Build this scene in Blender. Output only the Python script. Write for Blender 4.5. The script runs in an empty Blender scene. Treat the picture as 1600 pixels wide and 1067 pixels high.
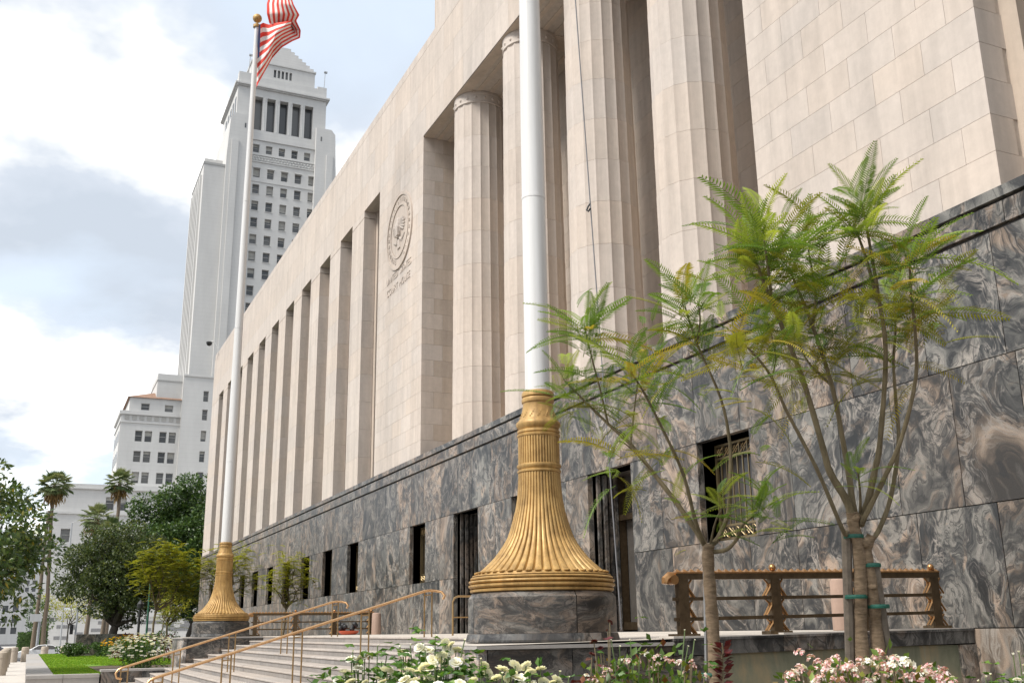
import bpy, math, random
import numpy as np
from mathutils import Matrix, Vector
from math import sin, cos, pi, radians

SC = bpy.context.scene
COL = SC.collection

# ---------------------------------------------------------------- camera
RT = np.array([0.4125765, 0.910814, -0.0140873])
DN = np.array([-0.25195, 0.0992383, -0.9626385])
FW = np.array([-0.8753867, 0.4007114, 0.270423])
CAM = np.array([0.0, -14.0, 0.06])
FPX = 1608.889
cam_data = bpy.data.cameras.new("camera")
cam_data.sensor_width = 36.0
cam_data.lens = FPX / 1600.0 * 36.0
cam_data.clip_start = 0.1
cam_data.clip_end = 5000.0
cam = bpy.data.objects.new("camera", cam_data)
COL.objects.link(cam)
cam.matrix_world = Matrix(((RT[0], -DN[0], -FW[0], CAM[0]), (RT[1], -DN[1], -FW[1], CAM[1]),
                           (RT[2], -DN[2], -FW[2], CAM[2]), (0, 0, 0, 1)))
SC.camera = cam


def at(px, py, depth):
    """photo pixel (1600 x 1067) and distance along the view axis -> world point"""
    return CAM + depth * (FW + RT * (px - 800) / FPX + DN * (py - 533.5) / FPX)


# ---------------------------------------------------------------- sky and sun
SUN_EL, SUN_AZ = 50.0, 279.0     # azimuth of the sun, degrees from +x counter-clockwise
world = bpy.data.worlds.new("World")
SC.world = world
world.use_nodes = True
wn, wl = world.node_tree.nodes, world.node_tree.links
wn.clear()
w_out = wn.new("ShaderNodeOutputWorld")
w_bg = wn.new("ShaderNodeBackground")
w_bg.inputs["Strength"].default_value = 0.10
w_sky = wn.new("ShaderNodeTexSky")
w_sky.sky_type = 'NISHITA'
w_sky.sun_disc = False
w_sky.sun_elevation = radians(SUN_EL)
w_sky.sun_rotation = radians(90 - SUN_AZ)
w_sky.dust_density = 2.0
w_tc = wn.new("ShaderNodeTexCoord")
w_sep = wn.new("ShaderNodeSeparateXYZ")
wl.new(w_tc.outputs["Generated"], w_sep.inputs[0])
w_z = wn.new("ShaderNodeMath"); w_z.operation = 'MAXIMUM'; w_z.inputs[1].default_value = 0.0
wl.new(w_sep.outputs["Z"], w_z.inputs[0])
w_za = wn.new("ShaderNodeMath"); w_za.operation = 'ADD'; w_za.inputs[1].default_value = 0.22
wl.new(w_z.outputs[0], w_za.inputs[0])
w_comb = wn.new("ShaderNodeCombineXYZ")
for ax in ("X", "Y"):
    d = wn.new("ShaderNodeMath"); d.operation = 'DIVIDE'
    wl.new(w_sep.outputs[ax], d.inputs[0]); wl.new(w_za.outputs[0], d.inputs[1])
    wl.new(d.outputs[0], w_comb.inputs[ax])
w_map = wn.new("ShaderNodeMapping")
w_map.inputs["Location"].default_value = (19.05, 14.37, 0.0)
wl.new(w_comb.outputs[0], w_map.inputs[0])
w_n1 = wn.new("ShaderNodeTexNoise")
w_n1.inputs["Scale"].default_value = 1.55
w_n1.inputs["Detail"].default_value = 7.0
w_n1.inputs["Roughness"].default_value = 0.5
w_n1.inputs["Distortion"].default_value = 0.25
wl.new(w_map.outputs[0], w_n1.inputs["Vector"])
w_ramp = wn.new("ShaderNodeValToRGB")       # cloud cover
cr = w_ramp.color_ramp
cr.elements[0].position = 0.36; cr.elements[0].color = (0, 0, 0, 1)
cr.elements[1].position = 0.52; cr.elements[1].color = (1, 1, 1, 1)
wl.new(w_n1.outputs["Fac"], w_ramp.inputs[0])
w_n2 = wn.new("ShaderNodeTexNoise")         # light and dark bellies
w_n2.inputs["Scale"].default_value = 1.9
w_n2.inputs["Detail"].default_value = 6.0
w_n2.inputs["Roughness"].default_value = 0.55
w_map2 = wn.new("ShaderNodeMapping")
w_map2.inputs["Location"].default_value = (4.95, 20.69, 0.0)
wl.new(w_comb.outputs[0], w_map2.inputs[0])
wl.new(w_map2.outputs[0], w_n2.inputs["Vector"])
w_r2 = wn.new("ShaderNodeValToRGB")
cr = w_r2.color_ramp
cr.elements[0].position = 0.40; cr.elements[0].color = (2.0, 2.22, 2.52, 1)
cr.elements[1].position = 0.575; cr.elements[1].color = (5.6, 5.6, 5.55, 1)
e_ = cr.elements.new(0.475); e_.color = (2.25, 2.45, 2.75, 1)
e_ = cr.elements.new(0.52); e_.color = (3.0, 3.1, 3.2, 1)
wl.new(w_n2.outputs["Fac"], w_r2.inputs[0])
w_veil = wn.new("ShaderNodeMix"); w_veil.data_type = 'RGBA'   # thin veil over the open blue
w_veil.inputs["Factor"].default_value = 0.85
w_veil.inputs[7].default_value = (2.6, 2.88, 3.2, 1)
wl.new(w_sky.outputs[0], w_veil.inputs[6])
w_mix = wn.new("ShaderNodeMix"); w_mix.data_type = 'RGBA'
wl.new(w_ramp.outputs[0], w_mix.inputs["Factor"])
wl.new(w_veil.outputs[2], w_mix.inputs[6])
wl.new(w_r2.outputs[0], w_mix.inputs[7])
wl.new(w_mix.outputs[2], w_bg.inputs["Color"])
wl.new(w_bg.outputs[0], w_out.inputs["Surface"])

sun_data = bpy.data.lights.new("sun", 'SUN')
sun_data.energy = 1.5
sun_data.angle = radians(20)
sun_data.color = (1.0, 0.95, 0.88)
sun = bpy.data.objects.new("sun", sun_data)
COL.objects.link(sun)
sd = Vector((cos(radians(SUN_AZ)) * cos(radians(SUN_EL)), sin(radians(SUN_AZ)) * cos(radians(SUN_EL)), sin(radians(SUN_EL))))
sun.rotation_euler = (-sd).to_track_quat('-Z', 'Y').to_euler()
sun.location = sd * 200

SC.view_settings.view_transform = 'Standard'
SC.view_settings.look = 'None'
SC.view_settings.exposure = 1.72
SC.view_settings.gamma = 1.0
SC.view_settings.use_curve_mapping = False
SC.render.engine = 'CYCLES'
SC.cycles.max_bounces = 6
SC.cycles.use_denoising = True

# ---------------------------------------------------------------- materials
MATS = {}


class NT:
    def __init__(self, name):
        self.m = bpy.data.materials.new(name)
        self.m.use_nodes = True
        self.t = self.m.node_tree
        self.bsdf = self.t.nodes["Principled BSDF"]
        self.out = self.t.nodes["Material Output"]

    def n(self, typ, **kw):
        nd = self.t.nodes.new(typ)
        for k, v in kw.items():
            if k in nd.inputs:
                nd.inputs[k].default_value = v
            else:
                setattr(nd, k, v)
        return nd

    def l(self, a, b):
        self.t.links.new(a, b)

    def ramp(self, src, stops, interp='LINEAR'):
        r = self.n("ShaderNodeValToRGB")
        e = r.color_ramp.elements
        r.color_ramp.interpolation = interp
        while len(e) < len(stops):
            e.new(0.5)
        for i, (p, c) in enumerate(stops):
            e[i].position = p
            e[i].color = (c[0], c[1], c[2], 1) if not isinstance(c, float) else (c, c, c, 1)
        self.l(src, r.inputs[0])
        return r.outputs[0]

    def mix(self, fac, a, b, mode='MIX'):
        m = self.n("ShaderNodeMix", data_type='RGBA', blend_type=mode)
        for s, v in ((m.inputs[0], fac), (m.inputs[6], a), (m.inputs[7], b)):
            if isinstance(v, (int, float)):
                s.default_value = v
            elif isinstance(v, tuple):
                s.default_value = (v[0], v[1], v[2], 1)
            else:
                self.l(v, s)
        return m.outputs[2]

    def math(self, op, a, b=None):
        m = self.n("ShaderNodeMath", operation=op)
        for s, v in ((m.inputs[0], a), (m.inputs[1], b)):
            if v is None:
                continue
            if isinstance(v, (int, float)):
                s.default_value = v
            else:
                self.l(v, s)
        return m.outputs[0]

    def pos(self):
        return self.n("ShaderNodeNewGeometry").outputs["Position"]

    def noise(self, vec, scale, detail=4.0, rough=0.55, dist=0.0):
        nd = self.n("ShaderNodeTexNoise", Scale=scale, Detail=detail, Roughness=rough, Distortion=dist)
        if vec is not None:
            self.l(vec, nd.inputs["Vector"])
        return nd

    def bump(self, h, strength, distance=0.02):
        b = self.n("ShaderNodeBump", Strength=strength, Distance=distance)
        self.l(h, b.inputs["Height"])
        self.l(b.outputs[0], self.bsdf.inputs["Normal"])

    def done(self, key, color=None, rough=None, metal=None):
        bs = self.bsdf
        if color is not None:
            if isinstance(color, tuple):
                bs.inputs["Base Color"].default_value = (*color, 1)
            else:
                self.l(color, bs.inputs["Base Color"])
        if rough is not None:
            if isinstance(rough, float):
                bs.inputs["Roughness"].default_value = rough
            else:
                self.l(rough, bs.inputs["Roughness"])
        if metal is not None:
            bs.inputs["Metallic"].default_value = metal
        MATS[key] = self.m
        return self.m


def rnd_shift(t, vec, amount):
    """shift texture coordinates by a random offset per object"""
    oi = t.n("ShaderNodeObjectInfo")
    s = t.math('MULTIPLY', oi.outputs["Random"], amount)
    c = t.n("ShaderNodeCombineXYZ")
    t.l(s, c.inputs[0]); t.l(t.math('MULTIPLY', s, 1.7), c.inputs[1]); t.l(t.math('MULTIPLY', s, -0.6), c.inputs[2])
    a = t.n("ShaderNodeVectorMath", operation='ADD')
    t.l(vec, a.inputs[0]); t.l(c.outputs[0], a.inputs[1])
    return a.outputs[0], oi.outputs["Random"]


def mat_stone(key, base, var, rough=0.85, streak=0.5, bump=0.25, scale=1.0, spots=0.0):
    t = NT(key)
    p, r = rnd_shift(t, t.pos(), 40.0)
    lo = tuple(c * (1 - var) for c in base)
    hi = tuple(min(1, c * (1 + var)) for c in base)
    warm = (base[0] * 1.03, base[1] * 0.97, base[2] * 0.90)
    c = t.mix(r, lo, hi)
    rw = t.math('FRACT', t.math('MULTIPLY', r, 7.31))
    c = t.mix(t.math('MULTIPLY', rw, 0.6), c, warm)
    mp = t.n("ShaderNodeMapping"); mp.inputs["Scale"].default_value = (2.2, 2.2, 0.35)
    t.l(p, mp.inputs[0])
    st = t.ramp(t.noise(mp.outputs[0], 1.6 * scale, 6, 0.6).outputs["Fac"], [(0.30, 0.80), (0.62, 1.0)])
    c = t.mix(streak, c, st, 'MULTIPLY')
    cl = t.ramp(t.noise(p, 5.0 * scale, 8, 0.7).outputs["Fac"], [(0.3, 0.86), (0.7, 1.06)])
    c = t.mix(0.6, c, cl, 'MULTIPLY')
    p0 = t.pos()
    mq = t.n("ShaderNodeMapping"); mq.inputs["Scale"].default_value = (1.3, 1.3, 0.07)
    t.l(p0, mq.inputs[0])
    rain = t.ramp(t.noise(mq.outputs[0], 1.2 * scale, 7, 0.65).outputs["Fac"], [(0.34, 0.82), (0.56, 1.0)])
    c = t.mix(0.72, c, rain, 'MULTIPLY')
    soot = t.ramp(t.noise(p0, 0.35 * scale, 5, 0.6).outputs["Fac"], [(0.3, (0.88, 0.87, 0.86)), (0.65, (1.03, 1.0, 0.97))])
    c = t.mix(0.7, c, soot, 'MULTIPLY')
    fine = t.noise(p, 60 * scale, 3, 0.6).outputs["Fac"]
    t.bump(fine, bump, 0.01)
    return t.done(key, c, rough)


mat_stone("limestone", (0.545, 0.492, 0.448), 0.035, 0.85, 0.6)
mat_stone("limestone_shade_tone", (0.50, 0.435, 0.375), 0.07, 0.85, 0.6)  # limestone again, with the shade and warm bounce of recesses put into its colour
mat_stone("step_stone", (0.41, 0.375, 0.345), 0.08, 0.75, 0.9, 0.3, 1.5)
mat_stone("shaded_riser", (0.27, 0.255, 0.245), 0.12, 0.8, 0.9, 0.3, 2.0)  # mottled grey risers, shade painted in so the treads read as lit
mat_stone("paving", (0.50, 0.475, 0.44), 0.05, 0.8, 0.3)
mat_stone("coping_stone", (0.36, 0.35, 0.34), 0.06, 0.75, 0.3)
mat_stone("concrete", (0.42, 0.37, 0.31), 0.06, 0.9, 0.5)
mat_stone("pink_stone", (0.40, 0.29, 0.235), 0.04, 0.8, 0.3, 0.3, 2.0)


def mat_granite(key, tint=(1, 1, 1), scale=1.0, vertical=True):
    """veined gneiss: dark ground, pale filaments drawn out along the flow, pinkish patches; differs slab by slab"""
    t = NT(key)
    p, r = rnd_shift(t, t.pos(), 60.0)
    fr = lambda k: t.math('FRACT', t.math('MULTIPLY', r, k))
    vr = t.n("ShaderNodeVectorRotate", rotation_type='Y_AXIS')
    t.l(p, vr.inputs["Vector"])
    t.l(t.math('MULTIPLY', t.math('SUBTRACT', fr(13.7), 0.5), 1.5 if vertical else 0.5), vr.inputs["Angle"])
    mp = t.n("ShaderNodeMapping")
    mp.inputs["Scale"].default_value = (0.72 * scale, 0.72 * scale, 0.50 * scale) if vertical else (0.6 * scale, 0.6 * scale, 1.5 * scale)
    vs = t.n("ShaderNodeVectorMath", operation='SCALE')
    t.l(vr.outputs[0], vs.inputs[0]); t.l(t.math('ADD', t.math('MULTIPLY', fr(53.9), 0.85), 0.62), vs.inputs[3])
    t.l(vs.outputs[0], mp.inputs[0])
    w1 = t.noise(mp.outputs[0], 1.0, 3, 0.5)
    sc = t.n("ShaderNodeVectorMath", operation='SCALE'); sc.inputs[3].default_value = 1.7
    t.l(w1.outputs["Color"], sc.inputs[0])
    ad = t.n("ShaderNodeVectorMath", operation='ADD')
    t.l(mp.outputs[0], ad.inputs[0]); t.l(sc.outputs[0], ad.inputs[1])
    q = ad.outputs[0]
    mul = lambda c: tuple(a * b for a, b in zip(c, tint))
    n = t.noise(q, 1.7, 10, 0.60, 1.3).outputs["Fac"]
    col = t.ramp(n, [(0.39, mul((0.012, 0.0125, 0.0135))), (0.47, mul((0.040, 0.040, 0.040))), (0.54, mul((0.090, 0.088, 0.083))), (0.62, mul((0.175, 0.168, 0.157)))])
    # pinkish feldspar patches
    pn = t.noise(q, 1.0, 8, 0.62, 1.6).outputs["Fac"]
    bias = t.math('MULTIPLY', t.math('SUBTRACT', fr(29.3), 0.52), 0.17)
    pm = t.ramp(t.math('ADD', pn, bias), [(0.485, 0.0), (0.55, 1.0)])
    pk = t.ramp(n, [(0.38, mul((0.026, 0.022, 0.019))), (0.50, mul((0.125, 0.094, 0.072))), (0.62, mul((0.30, 0.228, 0.178)))])
    col = t.mix(t.math('MULTIPLY', pm, 0.9), col, pk)
    # pale filaments
    for (s_, wd, amt, c_) in ((1.2, 0.022, 0.95, (0.30, 0.27, 0.245)), (2.4, 0.018, 0.8, (0.24, 0.22, 0.205))):
        vn = t.noise(q, s_, 6, 0.60, 1.5).outputs["Fac"]
        vm = t.ramp(t.math('ABSOLUTE', t.math('SUBTRACT', vn, 0.5)), [(0.0, 1.0), (wd, 0.35), (wd * 2.4, 0.0)])
        vk = t.ramp(t.noise(q, 0.9 * s_, 3, 0.5).outputs["Fac"], [(0.42, 0.0), (0.60, amt)])
        col = t.mix(t.math('MULTIPLY', vm, vk), col, mul(c_))
    dn = t.noise(q, 2.0, 6, 0.6, 1.4).outputs["Fac"]
    dm = t.ramp(t.math('ABSOLUTE', t.math('SUBTRACT', dn, 0.47)), [(0.0, 0.9), (0.035, 0.0)])
    col = t.mix(dm, col, mul((0.011, 0.0115, 0.013)))
    col = t.mix(t.math('MULTIPLY', fr(71.7), 0.2), col, t.mix(fr(29.3), mul((0.072, 0.071, 0.069)), mul((0.118, 0.100, 0.084))))
    col = t.mix(1.0, col, t.ramp(fr(17.9), [(0.0, 0.80), (1.0, 1.25)]), 'MULTIPLY')
    col = t.mix(0.35, col, t.ramp(fr(41.3), [(0.0, (1.0, 0.94, 0.84)), (1.0, (0.92, 1.0, 1.0))]), 'MULTIPLY')
    sp = t.ramp(t.noise(p, 60, 3, 0.75).outputs["Fac"], [(0.3, 0.6), (0.7, 1.4)])
    col = t.mix(0.6, col, sp, 'MULTIPLY')
    t.bump(t.noise(p, 30, 4, 0.6).outputs["Fac"], 0.05, 0.004)
    return t.done(key, col, t.ramp(n, [(0.3, 0.36), (0.7, 0.50)]))


mat_granite("granite", (1.02, 1.0, 0.97))
mat_granite("granite_flow", (0.74, 0.72, 0.70), 1.3, False)
mat_granite("granite_lit", (2.0, 2.0, 2.05), 1.2)  # lightened granite copy: light on the street-facing pier ends put into the colour
mat_granite("granite_dark", (0.75, 0.76, 0.78), 1.0)


def mat_plain(key, col, rough=0.6, metal=0.0, var=0.12, scale=6.0, bump=0.0):
    t = NT(key)
    p = t.pos()
    v = t.ramp(t.noise(p, scale, 5, 0.6).outputs["Fac"], [(0.3, 1 - var), (0.7, 1 + var)])
    c = t.mix(1.0, col, v, 'MULTIPLY')
    if bump:
        t.bump(t.noise(p, scale * 8, 3, 0.6).outputs["Fac"], bump, 0.01)
    return t.done(key, c, rough, metal)


mat_plain("joint", (0.06, 0.055, 0.05), 0.95)
mat_plain("mortar", (0.44, 0.385, 0.335), 0.95)
mat_plain("dark_metal", (0.03, 0.028, 0.025), 0.4, 0.6)
mat_plain("black", (0.015, 0.015, 0.016), 0.5)
mat_plain("dark_glass", (0.065, 0.06, 0.055), 0.06)
mat_plain("fence_bronze", (0.13, 0.092, 0.055), 0.38, 0.85, 0.25, 9)
mat_plain("fence_bright", (0.42, 0.23, 0.10), 0.30, 0.9, 0.15, 9)
mat_plain("grille_brass", (0.28, 0.215, 0.12), 0.35, 0.85, 0.15)
mat_plain("brass", (0.60, 0.36, 0.18), 0.25, 0.9, 0.12, 12)
mat_plain("brass_post", (0.36, 0.235, 0.11), 0.32, 0.85, 0.15, 12)
def mat_pole():
    t = NT("white_paint")
    p = t.pos()
    mp = t.n("ShaderNodeMapping"); mp.inputs["Scale"].default_value = (9, 9, 0.25)
    t.l(p, mp.inputs[0])
    s = t.ramp(t.noise(mp.outputs[0], 1.0, 6, 0.65).outputs["Fac"], [(0.3, (0.80, 0.79, 0.76)), (0.6, (1.0, 1.0, 1.0))])
    c = t.mix(0.7, (0.62, 0.62, 0.615), s, 'MULTIPLY')
    t.done("white_paint", c, 0.38)


mat_pole()
mat_plain("rope", (0.20, 0.20, 0.21), 0.8)
mat_plain("cable_grey", (0.35, 0.35, 0.35), 0.5)
mat_plain("red_cloth", (0.66, 0.055, 0.035), 0.75, 0, 0.1)
mat_plain("white_cloth", (0.74, 0.72, 0.69), 0.75, 0, 0.08)
mat_plain("blue_cloth", (0.035, 0.09, 0.22), 0.75)
mat_plain("soil", (0.10, 0.075, 0.05), 1.0, 0, 0.4, 12, 0.6)
mat_plain("asphalt", (0.055, 0.055, 0.058), 0.9, 0, 0.25, 4, 0.3)
mat_plain("road_paint", (0.70, 0.70, 0.68), 0.8, 0, 0.1)
mat_plain("roof_tile", (0.24, 0.145, 0.10), 0.85, 0, 0.25, 3)
mat_plain("medallion", (0.40, 0.39, 0.37), 0.9)
def mat_window():
    t = NT("city_glass")
    r = t.n("ShaderNodeObjectInfo").outputs["Random"]
    c = t.ramp(r, [(0.0, (0.05, 0.055, 0.06)), (0.5, (0.09, 0.095, 0.10)), (1.0, (0.15, 0.15, 0.145))])
    t.done("city_glass", c, 0.15)


mat_window()
mat_plain("blind", (0.40, 0.39, 0.36), 0.8)
mat_plain("city_frame", (0.34, 0.34, 0.33), 0.6)
mat_plain("checker_grey", (0.21, 0.21, 0.215), 0.85, 0, 0.2)
mat_plain("green_paint", (0.02, 0.10, 0.06), 0.4)
mat_plain("tie_green", (0.008, 0.09, 0.06), 0.5)
mat_plain("stake_wood", (0.17, 0.14, 0.11), 0.95, 0, 0.3, 14, 0.5)
mat_plain("car_white", (0.78, 0.78, 0.78), 0.22, 0, 0.02)
mat_plain("car_blue", (0.03, 0.05, 0.09), 0.22, 0, 0.05)
mat_plain("tyre", (0.02, 0.02, 0.02), 0.85)
mat_plain("rim_metal", (0.5, 0.5, 0.5), 0.3, 0.9)
mat_plain("lamp_red", (0.5, 0.02, 0.015), 0.3)
mat_plain("lamp_clear", (0.8, 0.8, 0.8), 0.15)
mat_plain("red_plastic", (0.50, 0.09, 0.04), 0.45)
mat_plain("steel_grey", (0.38, 0.39, 0.40), 0.45, 0.4)


def mat_city(key, base):
    """pale terracotta-clad tower: thin horizontal courses"""
    t = NT(key)
    p = t.pos()
    sep = t.n("ShaderNodeSeparateXYZ"); t.l(p, sep.inputs[0])
    f = t.math('FRACT', t.math('MULTIPLY', sep.outputs["Z"], 1.28))
    line = t.ramp(f, [(0.0, 0.80), (0.07, 1.0), (0.95, 1.0), (1.0, 0.80)])
    c = t.mix(0.45, base, line, 'MULTIPLY')
    mp = t.n("ShaderNodeMapping"); mp.inputs["Scale"].default_value = (1, 1, 0.25)
    t.l(p, mp.inputs[0])
    c = t.mix(0.5, c, t.ramp(t.noise(mp.outputs[0], 0.5, 6, 0.65).outputs["Fac"], [(0.3, 0.82), (0.7, 1.05)]), 'MULTIPLY')
    bx = t.n("ShaderNodeTexBrick"); bx.inputs["Scale"].default_value = 1.0
    return t.done(key, c, 0.85)


mat_city("city_wall", (0.57, 0.565, 0.55))
mat_city("city_podium", (0.565, 0.558, 0.545))


def mat_bronze():
    t = NT("gilt_bronze")
    p = t.pos()
    n = t.noise(p, 3.5, 6, 0.65).outputs["Fac"]
    c = t.ramp(n, [(0.25, (0.24, 0.13, 0.035)), (0.5, (0.43, 0.262, 0.088)), (0.75, (0.53, 0.345, 0.13))])
    mp = t.n("ShaderNodeMapping"); mp.inputs["Scale"].default_value = (6, 6, 0.5)
    t.l(p, mp.inputs[0])
    s = t.ramp(t.noise(mp.outputs[0], 2.0, 5, 0.6).outputs["Fac"], [(0.3, 0.55), (0.62, 1.05)])
    c = t.mix(0.8, c, s, 'MULTIPLY')
    t.bump(t.noise(p, 25, 4, 0.6).outputs["Fac"], 0.12, 0.01)
    t.done("gilt_bronze", c, t.ramp(n, [(0.3, 0.58), (0.7, 0.45)]), 0.25)


mat_bronze()


def mat_panel():
    t = NT("stained_panel")
    p = t.pos()
    mp = t.n("ShaderNodeMapping"); mp.inputs["Scale"].default_value = (1, 1.0, 0.45)
    t.l(p, mp.inputs[0])
    n = t.noise(mp.outputs[0], 1.7, 8, 0.65, 0.5).outputs["Fac"]
    c = t.ramp(n, [(0.3, (0.10, 0.115, 0.075)), (0.48, (0.19, 0.185, 0.125)), (0.6, (0.27, 0.22, 0.13)), (0.75, (0.24, 0.26, 0.21))])
    t.bump(t.noise(p, 20, 5, 0.6).outputs["Fac"], 0.2, 0.02)
    t.done("stained_panel", c, 0.9)


mat_panel()


def mat_leaf(key, stops, trans=0.35, rough=0.5, source='island'):
    """leaf colour varies per leaf (island) or per object"""
    t = NT(key)
    if source == 'island':
        r = t.n("ShaderNodeNewGeometry").outputs["Random Per Island"]
    else:
        r = t.n("ShaderNodeObjectInfo").outputs["Random"]
    c = t.ramp(r, stops)
    p = t.pos()
    c = t.mix(0.5, c, t.ramp(t.noise(p, 1.2, 3, 0.5).outputs["Fac"], [(0.3, 0.75), (0.7, 1.2)]), 'MULTIPLY')
    t.bsdf.inputs["Roughness"].default_value = rough
    t.l(c, t.bsdf.inputs["Base Color"])
    tr = t.n("ShaderNodeBsdfTranslucent")
    t.l(t.mix(1.0, c, (1.15, 1.1, 0.6), 'MULTIPLY'), tr.inputs[0])
    mx = t.n("ShaderNodeMixShader"); mx.inputs[0].default_value = trans
    t.l(t.bsdf.outputs[0], mx.inputs[1]); t.l(tr.outputs[0], mx.inputs[2])
    t.l(mx.outputs[0], t.out.inputs["Surface"])
    MATS[key] = t.m


mat_leaf("frond_green", [(0, (0.11, 0.20, 0.035)), (0.5, (0.21, 0.32, 0.05)), (1, (0.36, 0.42, 0.07))], 0.5, 0.5, 'object')
mat_leaf("frond_yellow", [(0, (0.22, 0.25, 0.03)), (0.5, (0.33, 0.30, 0.04)), (1, (0.42, 0.33, 0.045))], 0.4, 0.6, 'object')
mat_leaf("jacaranda_leaf", [(0, (0.16, 0.20, 0.02)), (0.5, (0.30, 0.33, 0.035)), (1, (0.45, 0.40, 0.04))], 0.4, 0.6)
mat_leaf("magnolia_leaf", [(0, (0.035, 0.065, 0.022)), (0.6, (0.08, 0.14, 0.04)), (0.95, (0.19, 0.25, 0.07)), (1, (0.42, 0.30, 0.04))], 0.32, 0.28)
mat_leaf("round_tree_leaf", [(0, (0.03, 0.05, 0.02)), (0.6, (0.072, 0.105, 0.036)), (1, (0.17, 0.20, 0.065))], 0.35, 0.35)
mat_leaf("ficus_leaf", [(0, (0.026, 0.06, 0.016)), (0.6, (0.06, 0.12, 0.026)), (1, (0.13, 0.20, 0.04))], 0.25, 0.4)
mat_leaf("palm_frond", [(0, (0.10, 0.15, 0.06)), (0.5, (0.19, 0.24, 0.11)), (1, (0.34, 0.36, 0.20))], 0.2, 0.5, 'object')
mat_leaf("rose_leaf", [(0, (0.03, 0.09, 0.012)), (0.6, (0.07, 0.16, 0.02)), (1, (0.15, 0.26, 0.03))], 0.3, 0.45)
mat_leaf("red_leaf", [(0, (0.06, 0.008, 0.010)), (0.6, (0.11, 0.014, 0.016)), (1, (0.12, 0.05, 0.03))], 0.3, 0.45)
mat_leaf("shrub_leaf", [(0, (0.04, 0.09, 0.012)), (0.5, (0.10, 0.17, 0.02)), (0.85, (0.19, 0.26, 0.03)), (1, (0.16, 0.04, 0.02))], 0.3, 0.45)
mat_leaf("petal_white", [(0, (0.84, 0.80, 0.70)), (0.3, (0.88, 0.87, 0.83)), (1, (0.90, 0.89, 0.86))], 0.35, 0.6)
mat_leaf("petal_pink", [(0, (0.60, 0.22, 0.24)), (0.35, (0.78, 0.46, 0.46)), (0.6, (0.85, 0.72, 0.71)), (1, (0.87, 0.83, 0.81))], 0.35, 0.6)
mat_leaf("petal_yellow", [(0, (0.62, 0.30, 0.02)), (1, (0.75, 0.50, 0.04))], 0.25, 0.6)
mat_leaf("dry_leaf", [(0, (0.20, 0.12, 0.04)), (1, (0.32, 0.22, 0.09))], 0.2, 0.8)
mat_leaf("grass", [(0, (0.10, 0.22, 0.010)), (0.5, (0.19, 0.35, 0.016)), (0.9, (0.28, 0.43, 0.025)), (1, (0.36, 0.36, 0.07))], 0.3, 0.7)
mat_leaf("hedge_leaf", [(0, (0.03, 0.07, 0.015)), (1, (0.09, 0.16, 0.03))], 0.2, 0.5)


def mat_bark(key, a, b, rings=0.0):
    t = NT(key)
    p = t.pos()
    mp = t.n("ShaderNodeMapping"); mp.inputs["Scale"].default_value = (1, 1, 0.3 if not rings else 3.0)
    t.l(p, mp.inputs[0])
    n = t.noise(mp.outputs[0], 14, 6, 0.65, 0.4).outputs["Fac"]
    c = t.ramp(n, [(0.3, a), (0.65, b)])
    t.bump(n, 0.4, 0.02)
    t.done(key, c, 0.95)


mat_bark("bark_tan", (0.11, 0.075, 0.045), (0.27, 0.195, 0.125), 1)
mat_bark("bark_branch", (0.09, 0.07, 0.04), (0.20, 0.16, 0.095))
mat_bark("bark_dark", (0.03, 0.026, 0.022), (0.075, 0.065, 0.052))
mat_bark("bark_palm", (0.10, 0.075, 0.05), (0.19, 0.15, 0.11), 1)
mat_plain("stem_green", (0.10, 0.14, 0.05), 0.7)

# ---------------------------------------------------------------- mesh helpers
BASE = {}          # thing / part object -> world base its children are measured from


def tag(o, label=None, cat=None, group=None, kind=None):
    if label: o["label"] = label
    if cat: o["category"] = cat
    if group: o["group"] = group
    if kind: o["kind"] = kind
    return o


def thing(name, label, cat, loc=(0, 0, 0), group=None):
    o = bpy.data.objects.new(name, None)
    o.empty_display_size = 0.2
    COL.objects.link(o)
    o.location = loc
    BASE[o] = np.array(loc, float)
    return tag(o, label, cat, group)


def link(name, mesh, parent=None, wbase=None):
    """object whose mesh coordinates are measured from the base of its thing"""
    o = bpy.data.objects.new(name, mesh)
    COL.objects.link(o)
    if parent is not None:
        o.parent = parent
        BASE[o] = BASE[parent]
    else:
        BASE[o] = np.zeros(3) if wbase is None else np.array(wbase, float)
        o.location = BASE[o]
    return o


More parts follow.
